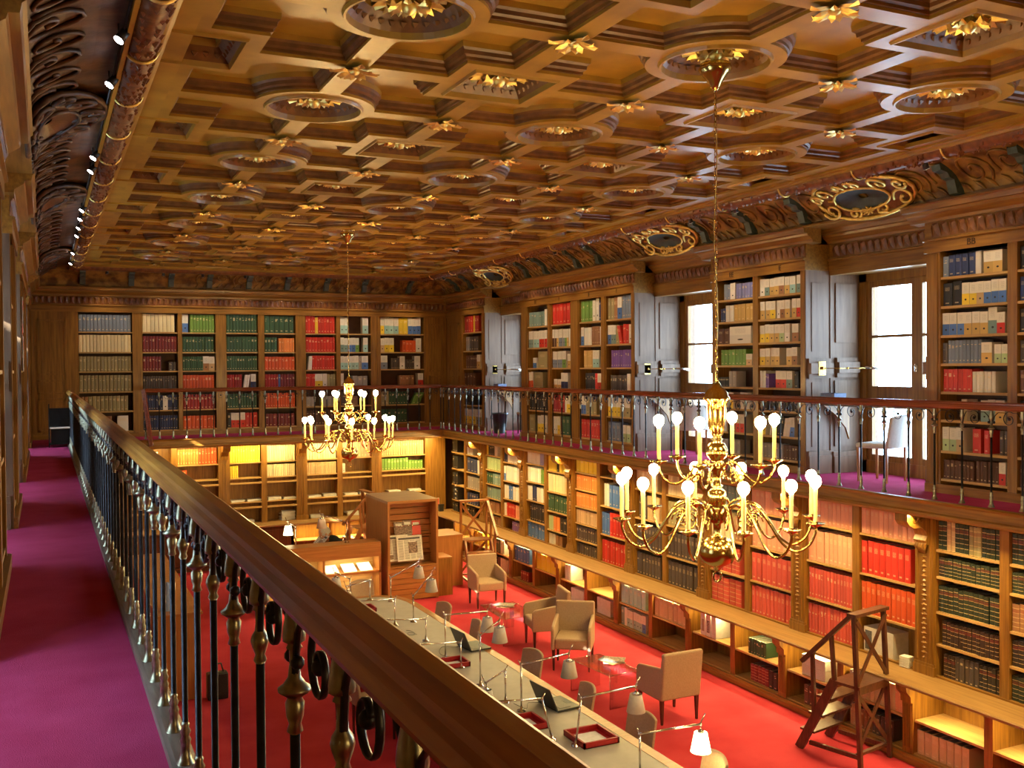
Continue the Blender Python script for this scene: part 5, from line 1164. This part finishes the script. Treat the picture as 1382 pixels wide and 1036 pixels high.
o.lathe([(.13, 0), (.16, .40), (.18, .41), (.18, .44), (.15, .44), (.12, .02)], seg=seg); o = o.build('bin', 'black'); o.location = (8.95, 19.50, G); MB().tube([(-.17, 0, .40), (-.22, 0, .38), (-.22, 0, .33), (-.16, 0, .32)], .01, 6).build('handle', 'black', o); tag(o, 'black plastic bin on the gallery carpet in the far window bay', 'bin')
def wall_lamp(x, y, z, dx, dy, label):
    t = thing('wall_lamp', label, 'lamp', (x, y, z), 0, 'brass swing-arm wall lamps')
    Bx(-.06, .06, -.0, .02, -.09, .09).build('plate', 'brass', t) if True else 0
    MB().lathe([(.03, 0), (.03, .03), (.012, .04)], (0, 0, -.015), 10).build('knob', 'brass', t)
    m_ = Vector((dx*.5, dy*.5-.03, .0)); e = Vector((dx, dy, .0))
    b = MB().tube([(0, -.01, 0), tuple(m_)], .007, 6); b.tube([tuple(m_), tuple(e)], .007, 6); b.ball(tuple(m_), .016); b.build('arm', 'brass', t)
    d = (e-m_).normalized(); MB().tube([tuple(e-d*.05+Vector((0, 0, .01))), tuple(e+d*.18-Vector((0, 0, .015)))], [.032, .045], 10, 0, .5).build('head', 'chrome', t)
wall_lamp(9.16, 9.875, G+1.38, .52, -.30, 'brass swing-arm wall lamp above the blue box by the near window')
wall_lamp(9.16, 20.20, G+1.38, .30, -.35, 'brass swing-arm wall lamp above the far gallery bin')
wall_lamp(9.16, 13.99, G+1.38, .45, -.25, 'brass swing-arm wall lamp behind the near chandelier chain')
wall_lamp(-.42, 9.875, G+1.38, -.28, -.25, 'brass swing-arm lamp on the near gallery pilaster')
wall_lamp(-.42, 13.99, G+1.38, -.28, -.25, 'brass swing-arm lamp on the second near gallery pilaster')
t = thing('trolley', 'black book trolley with a pale shelf at the far end of the near gallery', 'trolley', (.26, 20.4, G))
for z, mt in ((.05, 'trol'), (.35, 'white')): Bx(-.20, .24, -.15, .2, z, z+.02).build('shelf', mt, t)
for x in (-.20, .22):
    for y in (-.15, .18): Bx(x, x+.02, y, y+.02, 0, .80).build('post', 'trol', t)
Bx(-.16, .2, -.1, .15, .07, .33).build('bin_box', 'trol', t); MB().prism([(-.18, .1, .37), (-.18, .15, .37), (-.18, .2, .72), (-.18, .16, .72)], (.38, 0, 0)).build('flap', 'trol', t)
for i, (y, z, mt) in enumerate(((15.1, 1.95, 'white'), (15.1, 1.42, 'white'), (14.4, 1.6, 'photo'))):
    o = Bx(0, .012, -.18, .18, 0, .48).build('notice', mt); o.location = (-.26, y, G+z); Bx(.012, .013, -.14, .14, .30, .44).build('print', 'red', o); Bx(.012, .013, -.14, .14, .05, .25).build('print', 'green', o)
    tag(o, ['upper framed notice with red heading on the near gallery wall', 'lower framed notice with red heading on the near gallery wall', 'small dark notice beside the framed pair'][i], 'notice', 'notices on the near gallery')
# details on the lower corner
t = thing('fire_sign', 'small white and red fire extinguisher sign at the end-wall corner', 'sign', (8.38, LYE-.02, 1.04))
Bx(-.10, .10, 0, .008, -.14, .14).build('plate', 'white', t); Bx(-.09, -.01, -.003, 0, -.04, .13).build('red_field', 'red', t); Bx(.01, .09, -.003, 0, -.04, .13).build('red_field', 'red', t)
b = Bx(-.065, -.035, -.006, -.003, -.02, .07); b.box(-.058, -.042, -.006, -.003, .07, .10); b.box(-.036, -.025, -.006, -.003, .02, .09); b.box(.035, .065, -.006, -.003, .0, .05); b.box(.04, .06, -.006, -.003, .05, .11); b.build('pictogram', 'white', t)
b = MB();
for i in range(3): b.box(-.08, .08, -.003, 0, -.07-.025*i, -.055-.025*i)
b.build('lettering', 'ink', t)
o = Bx(-.05, .05, -.05, .05, 0, .16).build('telephone', 'black'); o.location = (8.42, 21.72, CT); Bx(-.06, .06, -.055, -.02, .12, .17).build('handset', 'black', o); tag(o, 'small black telephone standing in the corner of the counter', 'telephone')
for i in range(4):
    o = Bx(-.006, .0, -.035, .035, 0, .035).build('switch', 'white'); o.location = (LXR-.001, 21.35, 1.22+.10*i); tag(o, 'small white wall switch in the far corner, %s from the bottom' % ORD[i], 'switch', 'wall switches')
# box and pads on the counter behind the ladder
t = thing('carton', 'white carton box lying on the counter shelf behind the near ladder', 'box', (8.72, 8.42, CT+.005))
Bx(-.04, .20, -.18, .26, 0, .30).build('carton_body', 'shade', t); Bx(-.043, -.04, .14, .24, .04, .26).build('label_sheet', 'ink', t)
for i in range(5):
    o = paper_stack(8.66, 7.96, CT+.005+.024*i, 1, .10, .12).build('note_pad', 'white'); tag(o, 'small white note pad in a pile beside the carved pilaster, %s from the bottom' % ORD[i], 'note pad', 'pile of white note pads')
for i, (y, z, w2) in enumerate(((10.1, 0, 0), (14.1, 0, 0))): pass
o = Bx(-.02, .22, -.22, .22, 0, .26).build('carton', 'shade'); o.location = (8.45, 14.25, .117); tag(o, 'grey carton on the lower cabinet shelf behind the two armchairs', 'box')
o = Bx(-.02, .22, -.26, .20, 0, .24).build('carton', 'shade'); o.location = (8.45, 13.98+1.2, .117); tag(o, 'small grey carton in the cabinet nearer the far ladder', 'box')
for i in range(2):
    o = Bx(-.02, .24, -.20, .20, 0, .12).build('carton', 'fabric_w'); o.location = (8.42, 9.22, .475+.125*i); tag(o, ['lower', 'upper'][i]+' of two flat cream boxes in the cabinet behind the ladder', 'box', 'flat cream boxes')
for i in range(3):
    o = Bx(-.02, .26, -.05, .05, 0, .30).build('binder', 'white'); o.location = (8.40, 11.42-.125*i, .475); Bx(-.022, -.02, -.03, .03, .05, .22).build('label_sheet', ('fabric', 'photo', 'shade')[i], o); tag(o, 'thick white binder in the cabinet under the chandelier, %s from left' % ORD[i], 'binder', 'white binders')
